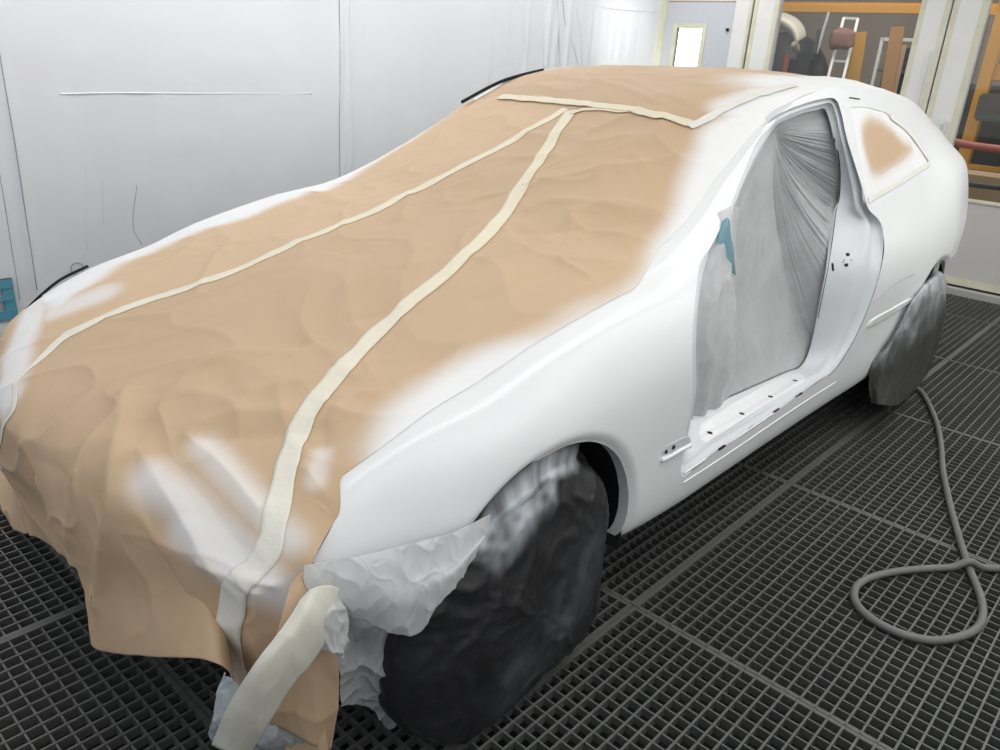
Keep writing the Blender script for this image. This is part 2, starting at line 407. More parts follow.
def norm_obj(name, V, F, N, mat_):
    o = mesh_obj(name, V, F, mat_); o.data.normals_split_custom_set_from_vertices([Vector(x) for x in N]); return o

car = empty('car', (-1.4, 0, 0))
tag(car, 'white two-door coupe in primer with its doors off, masked for spraying', 'car')
# sink the hood and windscreen a little where the paper lies on them
def sink(G):
    G = G.copy(); n, m, _ = G.shape
    k = np.linspace(0, 8, m)[None, :, None]; x = G[:, :, 0:1]
    k = k+1.0*sstep(-.30, -.62, x)
    w = sstep(2.9, 2.5, k)*sstep(-1.05, -.95, x)
    G[:, :, 2:3] -= .02*w+.05*sstep(.45, .62, x)*(k < 3.2); return G
G = sink(SEC)
seamx = -.655
kcol = lambda F, m: (F[:, 0] % m)*8.0/(m-1)
fend = lambda cen, F, m: (kcol(F, m) > 2.62) & (cen[:, 0] > seamx+.0*cen[:, 2]) & (cen[:, 2] < .975)
rest = lambda cen, F, m: ~fend(cen, F, m)
V, F, NN = cut_surface(G, CUTS, .022, keep=fend); fender = part(norm_obj('front_fender', V, F, NN, M_BODY), car)
V, F, NN = cut_surface(G, CUTS, .022, keep=rest)
V2, F2, N2 = cut_surface(G, CUTS[2:], .022)
V3, F3, N3 = mirror(V2, F2, N2); b = len(V)
body = part(norm_obj('body_shell', V+V3, F+[tuple(i+b for i in f) for f in F3], NN+N3, M_BODY), car)
for Q_, nm_ in CUTS:
    if nm_ == 'door': continue
    lip_ribbons(Q_, dict(quarter=.004, archf=.03, archr=.008, nose=.018, rear=.02)[nm_], M_BODY, car, 'panel_edge', nm_ in ('archf', 'archr', 'nose', 'rear'), nm_ == 'nose')
# rear panel closing the shell
R = SEC[-1]; R2 = R*[1, -1, 1]; P = np.vstack([R, R2[::-1]])
bm = bmesh.new(); vs = [bm.verts.new(p) for p in P[:-1]]; 
try: bm.faces.new(vs)
except Exception: pass
rear_panel = part(bmo('rear_panel', bm, M_BODY), car)
box_ = None
# dark underbody and wheel wells
bm = bmesh.new(); bx(bm, (-3.3, -.66, .20), (-.44, .66, .30)); bx(bm, (-2.35, -.74, .22), (-.44, .74, .27)); part(bmo('underbody', bm, M_BLACK), car)
def well(cx, cz, r, s):
    bm = bmesh.new(); n = 40
    prof = [(cx+r*math.cos(a), cz+r*math.sin(a)) for a in np.linspace(math.pi+.25, -.25, n)]
    o_ = [bm.verts.new((x, s*.835, z)) for x, z in prof]; i_ = [bm.verts.new((x, s*.50, z)) for x, z in prof]
    for k in range(n-1): bm.faces.new((o_[k], o_[k+1], i_[k+1], i_[k]))
    bm.faces.new(i_)
    return part(bmo('wheel_well', bm, M_BLACK), car)
for s in (1, -1): well(WX, WZ, WR+.004, s); well(RX, RZ, RR+.004, s)

# ------------------------------------------------------------------ door aperture: flanges, pillar face, sill
INNER_PX = [(706, 262), (716, 240), (731, 208), (747, 172), (760, 148), (770, 132), (780, 122), (802, 113), (815, 110), (824, 109), (829, 120), (834, 140), (839, 165), (839, 190), (837, 205),
            (835, 218), (833, 235), (829, 262), (824, 288), (818, 318), (810, 350), (800, 367), (785, 373), (738, 394), (705, 408), (690, 416), (690, 398), (694, 370), (694, 340), (697, 300)]
def y_in(i):
    z = DOOR3[i][2]; return DOOR3[i][1]-(.035+.075*sstep(1.3, .9, z))
INNER3 = np.array([px(u, v, y_in(i)) for i, (u, v) in enumerate(INNER_PX)])
NL = 240
O_ = crom(DOOR3, NL, True); I_ = crom(INNER3, NL, True)
O_[:, 1] -= .002
inw = I_-O_; inw /= np.linalg.norm(inw, axis=1)[:, None]+1e-9
tan = np.roll(O_, -1, axis=0)-np.roll(O_, 1, axis=0); tan /= np.linalg.norm(tan, axis=1)[:, None]
nrm = np.cross(inw, tan); nrm /= np.linalg.norm(nrm, axis=1)[:, None]+1e-9
k0 = int(NL*23/30); nrm[k0] *= np.sign(nrm[k0][1])
for q_ in range(1, NL):                                   # the same side all the way round
    a_, b_ = (k0+q_-1) % NL, (k0+q_) % NL
    if nrm[a_] @ nrm[b_] < 0: nrm[b_] *= -1
for _ in range(25): nrm = (np.roll(nrm, 1, axis=0)+2*nrm+np.roll(nrm, -1, axis=0))/4
nrm /= np.linalg.norm(nrm, axis=1)[:, None]
for _ in range(10): I_[:, 1] = (np.roll(I_[:, 1], 1)+2*I_[:, 1]+np.roll(I_[:, 1], -1))/4
prof = [(0, 0), (.03, -.014), (.10, -.022), (.18, -.020), (.25, .000), (.34, .010), (.42, .006), (.50, -.004), (.62, -.006), (.75, -.004), (.86, .0), (.93, .004), (1.0, .002), (1.02, -.015)]
pf = crom(prof, 48)
sillw = crom(np.array([[0.25 if 17 <= i <= 25 else 1.0] for i in range(30)]), NL, True)[:, 0]
lenf = (np.clip(np.linalg.norm(I_-O_, axis=1)/.08, .15, 1)*np.clip(sillw, .2, 1))[None, :, None]
FR = O_[None]+(I_-O_)[None]*pf[:, 0][:, None, None]+nrm[None]*pf[:, 1][:, None, None]*lenf
FR = np.concatenate([FR, FR[:, :1]], axis=1)
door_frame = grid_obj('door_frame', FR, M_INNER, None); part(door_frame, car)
BVH_FRAME = BVHTree.FromPolygons([Vector(v) for v in FR.reshape(-1, 3)], grid_faces(*FR.shape[:2]))
# raised pad on the sill, with its plug holes, and the slotted seam below it
def surf_patch(name, poly, tree, mat_, lift, parent, thick=.004, n=90, rows=8):
    """patch with a rounded outline laid on a surface (outline in pixels of the photograph, carried onto the surface)"""
    P = np.array([hit(u, v, tree, on(u, v, 1, .80)) for u, v in poly]); P = crom(P, n, True); c = P.mean(axis=0)
    G = []
    for r in np.linspace(0, 1, rows): G.append(c+(P-c)*r)
    G = np.array(G)
    for i in range(rows):
        for j in range(n):
            p, nn = near(G[i, j], tree); nn = nn*np.sign(nn[1]+nn[2]) if (nn[1]+nn[2]) else nn
            e = lift*(1-sstep(.86, 1.0, i/(rows-1))*1.2); G[i, j] = p+nn*e
    return part(grid_obj(name, G, mat_, None, closed=True), parent)
pad = surf_patch('sill_pad', [(698, 438), (698, 430), (706, 419), (740, 397), (780, 376), (800, 372), (806, 379), (790, 391), (745, 420), (712, 441), (702, 443)], BVH_FRAME, M_BODY, .005, car)
def decal(name, u, v, du, dv, w, tree, mat_, parent, h=.003):
    """small dark slot or hole: centre, direction in the photograph, half length and half width in metres"""
    p = hit(u, v, tree); q = hit(u+du, v+dv, tree)
    if name == 'sill_slot' and (p is None or q is None): tree = BVH_FULL; p = hit(u, v, tree); q = hit(u+du, v+dv, tree)
    if p is None or q is None: return None
    _, nn = near(p, tree); nn = nn/np.linalg.norm(nn); nn = nn*np.sign(nn @ (CAM_LOC-p))
    a = q-p; a -= nn*(a @ nn); L_ = np.linalg.norm(a); a /= L_; b = np.cross(nn, a)
    bm = bmesh.new(); n = 20
    ring = [(L_*math.copysign(abs(math.cos(t))**.5, math.cos(t)), w*math.copysign(abs(math.sin(t))**.5, math.sin(t))) for t in np.linspace(0, 2*math.pi, n, endpoint=False)]
    top = [bm.verts.new(p+a*x+b*y+nn*h) for x, y in ring]; bot = [bm.verts.new(p+a*x+b*y-nn*.003) for x, y in ring]
    bm.faces.new(top)
    for k in range(n): bm.faces.new((top[k], top[(k+1) % n], bot[(k+1) % n], bot[k]))
    return part(bmo(name, bm, mat_), parent)
for (u, v) in [(709, 434), (741, 415), (770, 398), (795, 382)]: decal('plug_hole', u, v, 2.4, .5, .0045, BVH_FRAME, M_BLACK, pad, .0068)
for (u, v) in [(693, 468), (722, 447.5), (751, 428), (776, 411), (799, 395)]: decal('sill_slot', u, v, 3.2, -2.2, .003, BVH_FRAME, M_BLACK, door_frame)
decal('striker_hole', 847.5, 254.5, 1.6, 0, .006, BVH_FRAME, M_BLACK, door_frame); decal('striker_hole', 846, 265, 1.6, 0, .006, BVH_FRAME, M_BLACK, door_frame)
decal('latch_slot', 832.5, 267, .3, 4, .004, BVH_FRAME, M_BLACK, door_frame)
for u, v in [(844, 260), (851, 260), (843, 262)]: decal('bolt_hole', u, v, .5, 0, .0015, BVH_FRAME, M_BLACK, door_frame)
def seam(name, P, r, mat_, parent, tree, lift=0.0, n=60):
    Q = [hit(u, v, tree) for u, v in P]; Q = np.array([q for q in Q if q is not None]); C = crom(Q, n)
    C = np.array([near(c, tree)[0] for c in C])
    if lift: C = C + np.array([0, lift, 0])
    return part(tube(name, C, r, mat_, None, n=0, seg=8), parent)
seam('seal_seam', [(829, 120), (834, 138), (839, 160), (840, 185), (838, 203)], .0022, M_BLACK, door_frame, BVH_FRAME)
seam('seal_seam', [(836.5, 208), (833, 235), (829, 262), (824, 288), (818, 318)], .0013, M_BLACK, door_frame, BVH_FRAME)
BVH_BODY = BVH_FULL
# rocker ridges, fender pocket, quarter trim strip, roof channel
seam('rocker_ridge', [(683, 483), (720, 459), (760, 432), (800, 405), (836, 382)], .0038, M_BODY, car, BVH_BODY, -.001)
seam('rocker_ridge', [(686, 474), (720, 451), (760, 424), (800, 397), (828, 378)], .0035, M_BODY, car, BVH_BODY, -.006)
seam('pocket_lip', [(661, 460), (668, 457), (680, 450), (690, 445)], .007, M_BODY, fender, BVH_BODY, .001)
decal('bolt_hole', 665.5, 451.5, 1.0, .4, .005, BVH_BODY, M_BLACK, fender); decal('bolt_hole', 673, 447, 1.2, .2, .006, BVH_BODY, M_BLACK, fender)
surf_patch('bolt_pocket', [(662, 455), (664, 447), (675, 441), (688, 436), (690, 444), (676, 452)], BVH_BODY, M_INNER, .0015, fender)
M_STRIP = mat('gloss_white_trim', (.9, .9, .9), .15, coat=.8)
surf_patch('side_trim_strip', [(867, 329), (869, 321), (890, 309), (912, 297), (914, 300), (892, 314)], BVH_BODY, M_STRIP, .005, car)
seam('panel_crease', [(873, 303), (885, 292), (900, 281), (915, 274)], .0018, mat('crease_shadow_grey', (.38, .39, .41), .5), car, BVH_BODY)
decal('roof_slot', 854.5, 98.5, 5.5, .8, .0022, BVH_BODY, M_BLACK, car, .002)
seam('roof_channel', [(741, 113), (752, 104), (765, 97), (782, 91)], .003, M_INNER, car, BVH_BODY)
M_CABIN = mat('dark_grey_upholstery', (.035, .036, .04), .8, bump=(60, .2))
for s_ in (1, -1):
    part(box('seat_cushion', (-1.45, .37*s_-.24, .30), (-.92, .37*s_+.24, .50), M_CABIN, bev=.05), car)
    bk = box('seat_backrest', (-.06, -.23, 0), (.07, .23, .62), M_CABIN, bev=.05); bk.location = (-1.5, .37*s_, .46); bk.rotation_euler = (0, math.radians(-17), 0); part(bk, car)
part(box('dashboard', (-.72, -.68, .60), (-.42, .68, .90), M_CABIN, bev=.05), car)
part(box('cabin_floor', (-2.6, -.72, .27), (-.45, .72, .31), M_BLACK), car)

# ------------------------------------------------------------------ masking paper over bonnet and windscreen, hanging over the nose
def sec_yz(t, m=300):
    P = np.array([[KF[k][0](t), KF[k][1](t)] for k in range(9)]); return crom(P, m), P
def top_row(t, ws, yn, yf, off=.006):
    C, _ = sec_yz(t); top = C[:int(300*.62)]
    y = np.where(ws > 0, ws*yn, ws*yf); z = np.interp(np.abs(y), top[:, 0], top[:, 1])
    off = off*(1-.72*np.abs(ws)**12)
    return np.c_[t+bow(t, y), y, z+off]
MC = 300
ws = np.linspace(-1, 1, MC)
def edge_near(t):
    a = float(sstep(-.62, -.35, t)); return (float(KF[2][0](t))+.012)*(1-a)+(float(KF[3][0](t))+.012+.02*float(sstep(.3, .6, t))+.045*float(sstep(.60, .66, t)))*a
def edge_far(t): return float(KF[3][0](t))-.0
tr = np.concatenate([np.linspace(-1.19, .60, 232), np.linspace(.603, .66, 18)])
ROWS = [top_row(t, ws, edge_near(t), edge_far(t)) for t in tr]
bot = np.array([pX(*q) for q in [(-12, 480, .655), (6, 512, .68), (17, 530, .70), (40, 538, .735), (72, 562, .765), (99, 602, .782), (95, 645, .79), (150, 655, .775), (218, 664, .735), (240, 712, .69), (288, 748, .63), (331, 752, .58)]])
BOT = crom(bot, MC)
TOP = ROWS[-1]
def xf(y): return .815-np.where(y < 0, .265, .20)*(np.abs(y)/.8)**2.4
def drape(frac, fwd):
    y = TOP[:, 1]*(1-frac)+BOT[:, 1]*frac; z = TOP[:, 2]*(1-frac)+BOT[:, 2]*frac
    x = (TOP[:, 0]*(1-frac)+BOT[:, 0]*frac)*(1-fwd)+xf(y)*fwd
    yn = .785; s_ = sstep(0, .12, frac)*(1-sstep(.45, 1.0, frac)); y = y+np.clip(ws, 0, 1)**2*s_*(yn-y[-1])
    return np.c_[x, y, z]
ctl = [ROWS[-30], ROWS[-1], drape(.10, .62), drape(.26, .95), drape(.5, .9), drape(.75, .45), BOT]
D = crom(np.array(ctl).reshape(7, -1), 1+6*36).reshape(-1, MC, 3)[36:]
PG = np.concatenate([np.array(ROWS[:-1]), D], axis=0)
PG[:, :, 1] += 0
PG0 = PG.copy()
T0 = BVHTree.FromPolygons([Vector(v) for v in PG0.reshape(-1, 3)], grid_faces(*PG0.shape[:2]))
def seg_dist(P, A, B):
    d = B-A; t = np.clip(((P-A) @ d)/(d @ d+1e-12), 0, 1); return np.linalg.norm(P-(A+t[..., None]*d), axis=-1)
def line_dist(P, L):
    r = None
    for a, b in zip(L[:-1], L[1:]):
        q = seg_dist(P, a, b); r = q if r is None else np.minimum(r, q)
    return r
def trace(pts, tree):
    Q = [hit(u, v, tree) for u, v in pts]; return np.array([q for q in Q if q is not None])
# folds of the sheets: traced line, height, half width
FOLDS = [([(128, 398), (120, 440), (113, 500), (104, 560), (99, 602)], .016, .03), ([(140, 430), (137, 470), (150, 520)], -.010, .05),
 ([(205, 425), (235, 417), (290, 415)], .012, .035), ([(205, 440), (250, 436), (300, 432)], -.014, .04),
 ([(140, 455), (180, 510), (215, 560), (240, 590)], .014, .03), ([(190, 440), (225, 470), (260, 510)], .014, .025), ([(170, 455), (205, 500), (240, 545)], -.006, .04),
 ([(190, 372), (240, 355), (300, 350)], .008, .02), ([(225, 378), (262, 352), (330, 338)], -.007, .03), ([(180, 385), (205, 368), (235, 362)], .006, .02),
 ([(250, 395), (300, 385), (340, 372)], .010, .03), ([(300, 340), (350, 320), (400, 312)], -.006, .03),
 ([(20, 455), (60, 470), (100, 500)], -.006, .05), ([(75, 475), (72, 510), (68, 545)], .006, .015), ([(10, 430), (60, 450), (120, 445)], .006, .04),
 ([(528, 212), (560, 203), (640, 212)], .010, .022), ([(520, 235), (575, 232), (640, 218)], -.008, .03), ([(560, 262), (578, 272), (590, 278)], .009, .012), ([(565, 245), (572, 228), (575, 215)], .006, .015),
 ([(615, 268), (622, 277), (630, 283)], .008, .012), ([(520, 190), (590, 172), (680, 158)], .008, .02), ([(490, 262), (540, 246), (570, 225)], .008, .022), ([(480, 300), (520, 290), (560, 265)], -.006, .03),
 ([(330, 420), (350, 395), (378, 392)], .008, .025), ([(308, 470), (315, 480), (330, 500)], .012, .015), ([(325, 430), (322, 460), (316, 475)], -.008, .02),
 ([(300, 190), (345, 205), (400, 200)], .006, .03), ([(390, 225), (440, 215), (490, 200)], -.006, .035), ([(350, 290), (400, 270), (450, 262)], .005, .03), ([(140, 300), (180, 285), (120, 330)], .004, .03),
 ([(250, 575), (275, 583), (310, 580)], .012, .014), ([(205, 560), (240, 575), (262, 590)], .010, .016), ([(255, 640), (262, 660), (270, 700)], .008, .02), ([(100, 275), (135, 262), (180, 250)], .006, .03)]
def crumple(G, folds, tree, amp=1.0, seed=0.0, sgn=1.0):
    N = grid_normals(G)*sgn; H = np.zeros(G.shape[:2])
    for L, h, w in folds:
        Q = trace(L, tree)
        if len(Q) < 2: continue
        Q = crom(Q, 4*len(Q)); d = line_dist(G, Q); H += h*np.exp(-(d/w)**1.25)
    n, m, _ = G.shape
    for i in range(n):
        for j in range(m):
            p = G[i, j]
            a = noise.noise(Vector((p[0]*2.1+seed, p[1]*2.6, p[2]*2.6)))
            w = Vector((p[0]*4.2+seed+a*.8, p[1]*4.6+a*.8, p[2]*5))
            b = noise.noise(w); c = noise.noise(w*2.3)
            H[i, j] += amp*(.009*a+.010*(.35-abs(b))+.0045*(.3-abs(c))+.0045*(1-abs(b))**10)
    e = np.ones_like(H)
    return G+N*(H*e)[:, :, None]
sg = 1.0 if grid_normals(PG)[100, 150][2] > 0 else -1.0
PG = crumple(PG, FOLDS, T0, 1.0, 3.1, sg)
# keep the sheet from sinking into the panels
BT = BVHTree.FromPolygons([Vector(v) for v in G.reshape(-1, 3)], grid_faces(NT, NS))
nb = len(tr)
for i in range(nb):
    for j in range(MC):
        base = PG0[i, j]; h = (PG[i, j]-base)[2]
        e = min(1.0, min(j, MC-1-j)/22.0)*min(1.0, i/14.0)
        PG[i, j] = base+(PG[i, j]-base)*e
        if PG[i, j][2] < base[2]-.016: PG[i, j][2] = base[2]-.016
TP = BVHTree.FromPolygons([Vector(v) for v in PG.reshape(-1, 3)], grid_faces(*PG.shape[:2]))

# overspray: white paint that drifted onto paper, as bands along traced lines (pixels) with inner and outer reach in metres
def spray_mask(G, lines, tree):
    m = np.zeros(G.shape[:-1])
    for L, r0, r1, s in lines:
        Q = trace(L, tree)
        if len(Q) < 1: continue
        if len(Q) > 1: Q = crom(Q, 6*len(Q))
        d = line_dist(G, Q) if len(Q) > 1 else np.linalg.norm(G-Q[0], axis=-1)
        m = np.maximum(m, s*(1-sstep(r0, r1, d)))
    return m
def set_attr(o, vals, name='spray'):
    a = o.data.attributes.new(name, 'FLOAT', 'POINT'); a.data.foreach_set('value', np.clip(np.asarray(vals, float).reshape(-1), 0, 1))
SPR = [([(322, 455), (316, 480)], .004, .035, .55),
       ([(150, 480), (180, 500), (215, 535), (240, 560), (262, 590), (300, 600)], .0, .075, .8), ([(190, 525), (225, 550), (255, 580)], .01, .085, .9),
       ([(205, 445), (235, 480), (262, 510), (290, 540)], .0, .055, .7),
       ([(275, 590), (310, 590), (330, 600)], .012, .05, .85),
       ([(40, 300), (28, 325), (16, 350), (8, 400)], .02, .07, .9), ([(100, 295), (60, 310)], .02, .09, .7)]
def edge_mask(G, line, tree, soft0, soft1, far=False):
    """paint on the outboard side of a traced edge, soft across soft0..soft1 metres"""
    Q = crom(trace(line, tree), 200); m = np.zeros(G.shape[:2])
    o_ = np.argsort(Q[:, 0]); q = Q[o_]
    yb = np.interp(G[:, :, 0], q[:, 0], q[:, 1]); d = (G[:, :, 1]-yb)*(-1 if far else 1)
    nz = np.array([[noise.noise(Vector(G[i, j]*5.0)) for j in range(G.shape[1])] for i in range(G.shape[0])])
    m = sstep(soft0, soft1, d+.022*nz)
    m *= 1-sstep(q[-1, 0]-.02, q[-1, 0]+.06, G[:, :, 0])
    return m
MASK = spray_mask(PG, SPR, TP)
MASK = np.maximum(MASK, edge_mask(PG, [(716, 118), (702, 128), (694, 150), (682, 180), (668, 215), (655, 245), (648, 268), (628, 288), (590, 308), (540, 332), (480, 352), (430, 377), (388, 405), (362, 440), (345, 474)], TP, -.05, .055))
MASK = np.maximum(MASK, edge_mask(PG, [(440, 116), (400, 143), (365, 170), (330, 190), (250, 217), (180, 240), (130, 262), (100, 280), (60, 310)], TP, -.03, .05, True))
# sheets meet under the tapes
TAPE_A = [(566, 109), (520, 136), (480, 158), (430, 184), (380, 209), (330, 230), (265, 258), (200, 283), (140, 304), (98, 320), (58, 343), (20, 378), (8, 420), (2, 470)]
TAPE_B = [(571, 111), (553, 138), (540, 160), (516, 196), (490, 232), (450, 270), (400, 312), (368, 342), (340, 370), (318, 398), (302, 425), (292, 450), (284, 480), (275, 520), (269, 548), (248, 575), (234, 592), (230, 620), (231, 650), (238, 690), (246, 730)]
def col_at(px_line):
    pts = trace(px_line, TP); rr = []; flat = PG.reshape(-1, 3)
    for p in crom(pts, 12*len(pts)):
        k = np.argmin(((flat-p)**2).sum(axis=1)); rr.append((k//MC, k % MC))
    rr = sorted(rr); r = np.array([a for a, b in rr], float); c = np.array([b for a, b in rr], float)
    ur = np.unique(r); uc = np.array([c[r == k].mean() for k in ur])
    full = np.interp(np.arange(len(PG)), ur, uc)
    ker = np.ones(9)/9; return np.convolve(np.pad(full, 4, 'edge'), ker, 'valid')
CA, CB = col_at(TAPE_A), col_at(TAPE_B)
def sheet(name, lo, hi, m, mat_, label, lift=0):
    G2 = np.zeros((len(PG), m, 3)); K2 = np.zeros((len(PG), m)); ar = np.arange(MC)
    for i in range(len(PG)):
        c = np.linspace(lo[i], hi[i], m)
        for k in range(3): G2[i, :, k] = np.interp(c, ar, PG[i, :, k])
        K2[i] = np.interp(c, ar, MASK[i])
    G2 += grid_normals(G2)*sg*lift
    o = grid_obj(name, G2, mat_); set_attr(o, K2); solid(o, .0012); tag(o, label, 'masking paper', 'brown paper sheets over the bonnet'); return o
z0 = np.zeros(len(PG))
sheet('masking_paper', z0, CA+1, 90, M_PAPER2, 'brown masking paper along the far side of the bonnet, beyond the thin tape')
sheet('masking_paper', CA-1, CB+1, 230, M_PAPER, 'widest brown masking paper, middle of the bonnet between two tapes, hanging over the nose', .0008)
sheet('masking_paper', CB-1, z0+MC-1, 130, M_PAPER, 'creased brown masking paper from windscreen to near fender, edge lost in white overspray', .0)

# roof sheet
tr2 = np.linspace(-1.14, -3.35, 190)
RG = np.array([top_row(t, ws, float(KF[2][0](t))+.012, float(KF[2][0](t))+.02, .006) for t in tr2])
T1 = BVHTree.FromPolygons([Vector(v) for v in RG.reshape(-1, 3)], grid_faces(*RG.shape[:2]))
sg2 = 1.0 if grid_normals(RG)[50, 150][2] > 0 else -1.0
RG1 = crumple(RG, [([(500, 88), (560, 92), (620, 106), (680, 122)], .010, .02), ([(560, 78), (620, 88), (660, 105), (685, 120)], .009, .02), ([(480, 96), (550, 97), (600, 104)], -.004, .02), ([(600, 70), (680, 76), (750, 84)], .006, .02), ([(605, 92), (606, 104)], .004, .01)], T1, .75, 9.0, sg2)
for i in range(len(RG)):
    for j in range(MC):
        e = min(1.0, min(j, MC-1-j)/20.0)*min(1.0, i/8.0); RG[i, j] = RG[i, j]+(RG1[i, j]-RG[i, j])*e
T1 = BVHTree.FromPolygons([Vector(v) for v in RG.reshape(-1, 3)], grid_faces(*RG.shape[:2]))
o = grid_obj('masking_paper', RG, M_PAPER, flip=False)
m_ = spray_mask(RG, [([(704, 126), (735, 108), (775, 93), (830, 86)], .03, .13, 1.0), ([(790, 84), (840, 78), (880, 90)], .06, .34, 1.0), ([(705, 132), (735, 130), (762, 122)], .05, .12, 1.0), ([(752, 108), (775, 102), (800, 96), (830, 90)], .06, .13, 1.0), ([(470, 93), (500, 78), (530, 70)], .01, .05, .7)], T1)
set_attr(o, m_); solid(o, .0012); tag(o, 'brown masking paper covering the roof above the windscreen tape', 'masking paper')

# masking tape strips
def tape(name, line, width, tree, mat_, label, n=160, m=7, ends=True, wf=None, lift=.0028, group='masking tape strips on the paper'):
    Q = trace(line, tree); C = crom(Q, n)
    for _ in range(3): C[1:-1] = (C[:-2]+2*C[1:-1]+C[2:])/4
    T = np.gradient(C, axis=0); T /= np.linalg.norm(T, axis=1)[:, None]; G2 = np.zeros((n, m, 3))
    for i in range(n):
        p, nn = near(C[i], tree); nn = nn*np.sign(nn @ (CAM_LOC-p)+1e-9); b = np.cross(nn, T[i]); b /= np.linalg.norm(b)
        w = width*(wf(i/(n-1)) if wf else 1)*(1+.06*math.sin(i*.37)+.05*noise.noise(Vector((i*.11, width*90, 0))))
        for j in range(m):
            q = p+b*(j/(m-1)-.5)*w; r, n2 = near(q, tree); n2 = n2*np.sign(n2 @ nn)
            G2[i, j] = r+n2*(lift+.0009*noise.noise(Vector((i*.45, j*.9, width*50))))
    o = grid_obj(name, G2, mat_); set_attr(o, sstep(.95, .55, G2[:, :, 2])*.75); solid(o, .0008)
    return tag(o, label, 'tape', group)
tape('masking_tape', TAPE_A, .036, TP, M_TAPE, 'long masking tape running from windscreen top to far front corner of bonnet', n=240, wf=lambda t: 1-.62*sstep(.72, .86, t))
tape('masking_tape', TAPE_B, .044, TP, M_TAPE, 'long masking tape from windscreen top curving down to the near nose corner', n=260, wf=lambda t: 1+.30*sstep(.6, .95, t))
TALL = BVHTree.FromPolygons([Vector(v) for v in np.concatenate([PG.reshape(-1, 3), RG.reshape(-1, 3)])], grid_faces(*PG.shape[:2])+[tuple(i+len(PG)*MC for i in f) for f in grid_faces(*RG.shape[:2])])
tape('masking_tape', [(472, 96), (500, 98), (530, 100), (565, 103), (592, 106), (620, 109), (650, 115), (690, 125)], .036, TALL, M_TAPE, 'masking tape across the top edge of the windscreen, joining roof paper', lift=.006)
tape('masking_tape', [(570, 114), (600, 110), (630, 112)], .018, TALL, M_TAPE, 'short second tape just below the windscreen top tape', n=50, lift=.0045)
tape('masking_tape', [(689, 128), (705, 121), (722, 111), (742, 102), (765, 94), (795, 86)], .034, TALL, M_TAPEW, 'overspray-whitened tape climbing the near roof edge from the windscreen corner', n=90, lift=.006)

# ------------------------------------------------------------------ thin plastic films and loose sheets
def sheet_patch(name, rows, mat_, n, m, label=None, cat='plastic film', amp=.006, sc=9.0, seed=0.0, thick=.0006, group=None, pleat=None, floor_z=.004, creases=1.0, parent=None):
    """loose sheet through control rows; each control is (u, v, y) of the photograph or ((x, y, z),)"""
    C = np.array([[(px(*q) if len(q) == 3 else q[0]) for q in r] for r in rows]); G2 = crom_grid(C, n, m); N = grid_normals(G2)
    for i in range(n):
        for j in range(m):
            p = G2[i, j]; pa = np.array([p[0], p[1], p[2]*.42]); a = noise.noise(Vector(pa*sc*.5)+Vector((seed, 0, 0)))
            b = abs(noise.noise(Vector(pa*sc)+Vector((seed, a, 0)))); c = abs(noise.noise(Vector(pa*sc*2.3)+Vector((seed, a*1.5, 3))))
            d_ = abs(noise.noise(Vector(pa*sc*1.4)+Vector((seed+5, a*2, 7)))); h = amp*(a*1.3+creases*(.8*(.3-b)+.5*(.3-c)+-.25+.55*(1-b)**9+.35*(1-d_)**12+.15*(1-c)**10))
            if pleat: h += pleat(i/(n-1), j/(m-1))
            G2[i, j] = p+N[i, j]*h
            if G2[i, j][2] < floor_z: G2[i, j][2] = floor_z+.002*(j % 3)
    o = grid_obj(name, G2, mat_, None); solid(o, thick)
    if parent: part(o, parent)
    if label: tag(o, label, cat, group)
    return o

# paper tail and films at the near nose corner
sheet_patch('plastic_film', [[(303, 564, .795), (360, 556, .83), (410, 544, .853), (455, 531, .868), (490, 514, .876)],
                             [(304, 582, .80), (365, 580, .85), (413, 574, .875), (454, 560, .885), (487, 532, .878)],
                             [(316, 600, .81), (372, 606, .86), (412, 598, .89), (446, 578, .90), (482, 541, .885)],
                             [(338, 612, .80), (376, 626, .85), (417, 634, .89), (438, 606, .90), (474, 556, .885)]],
            M_FILM2, 90, 150, 'whitened film edge hanging right under the near front fender', amp=.007, sc=13, seed=2)
sheet_patch('plastic_film', [[(322, 585, .78), (350, 592, .80), (378, 598, .82), (404, 602, .83), (422, 606, .83)],
                             [(330, 620, .79), (356, 625, .81), (380, 628, .84), (402, 632, .82), (416, 634, .84)],
                             [(336, 655, .80), (360, 655, .80), (384, 655, .83), (398, 655, .80), (410, 660, .84)],
                             [(339, 688, .79), (360, 688, .79), (380, 692, .81), (396, 690, .79), (410, 690, .82)],
                             [(340, 706, .78), (358, 706, .78), (374, 712, .78), (392, 733, .775), (404, 704, .80)]],
            M_FILM4, 140, 120, 'crumpled grey film hanging between paper tail and near front wheel', amp=.012, sc=14, seed=5)
sheet_patch('masking_paper', [[(290, 586, .79), (302, 572, .79), (320, 572, .795), (334, 590, .80)],
                              [(276, 640, .82), (300, 632, .83), (320, 628, .835), (337, 650, .84)],
                              [(268, 690, .80), (292, 680, .81), (318, 680, .82), (339, 695, .82)],
                              [(262, 722, .76), (284, 730, .77), (308, 744, .79), (332, 752, .78)]],
            M_PAPER, 60, 40, 'hanging brown paper tail at the near nose corner, tape across it', 'masking paper', amp=.005, sc=8, seed=8, thick=.0012)
sheet_patch('masking_tape', [[(302, 598, .835), (314, 588, .84), (328, 585, .84), (338, 588, .84)],
                             [(282, 628, .85), (300, 622, .865), (318, 622, .86), (329, 636, .85)],
                             [(252, 668, .845), (268, 664, .865), (284, 668, .865), (296, 682, .85)],
                             [(228, 706, .81), (244, 706, .835), (258, 712, .835), (270, 722, .82)],
                             [(212, 744, .75), (224, 748, .77), (236, 752, .78), (248, 756, .76)]],
            M_MILKTAPE, 80, 30, 'wide milky tape slanting down across the hanging paper tail', 'tape', amp=.004, sc=10, seed=11)
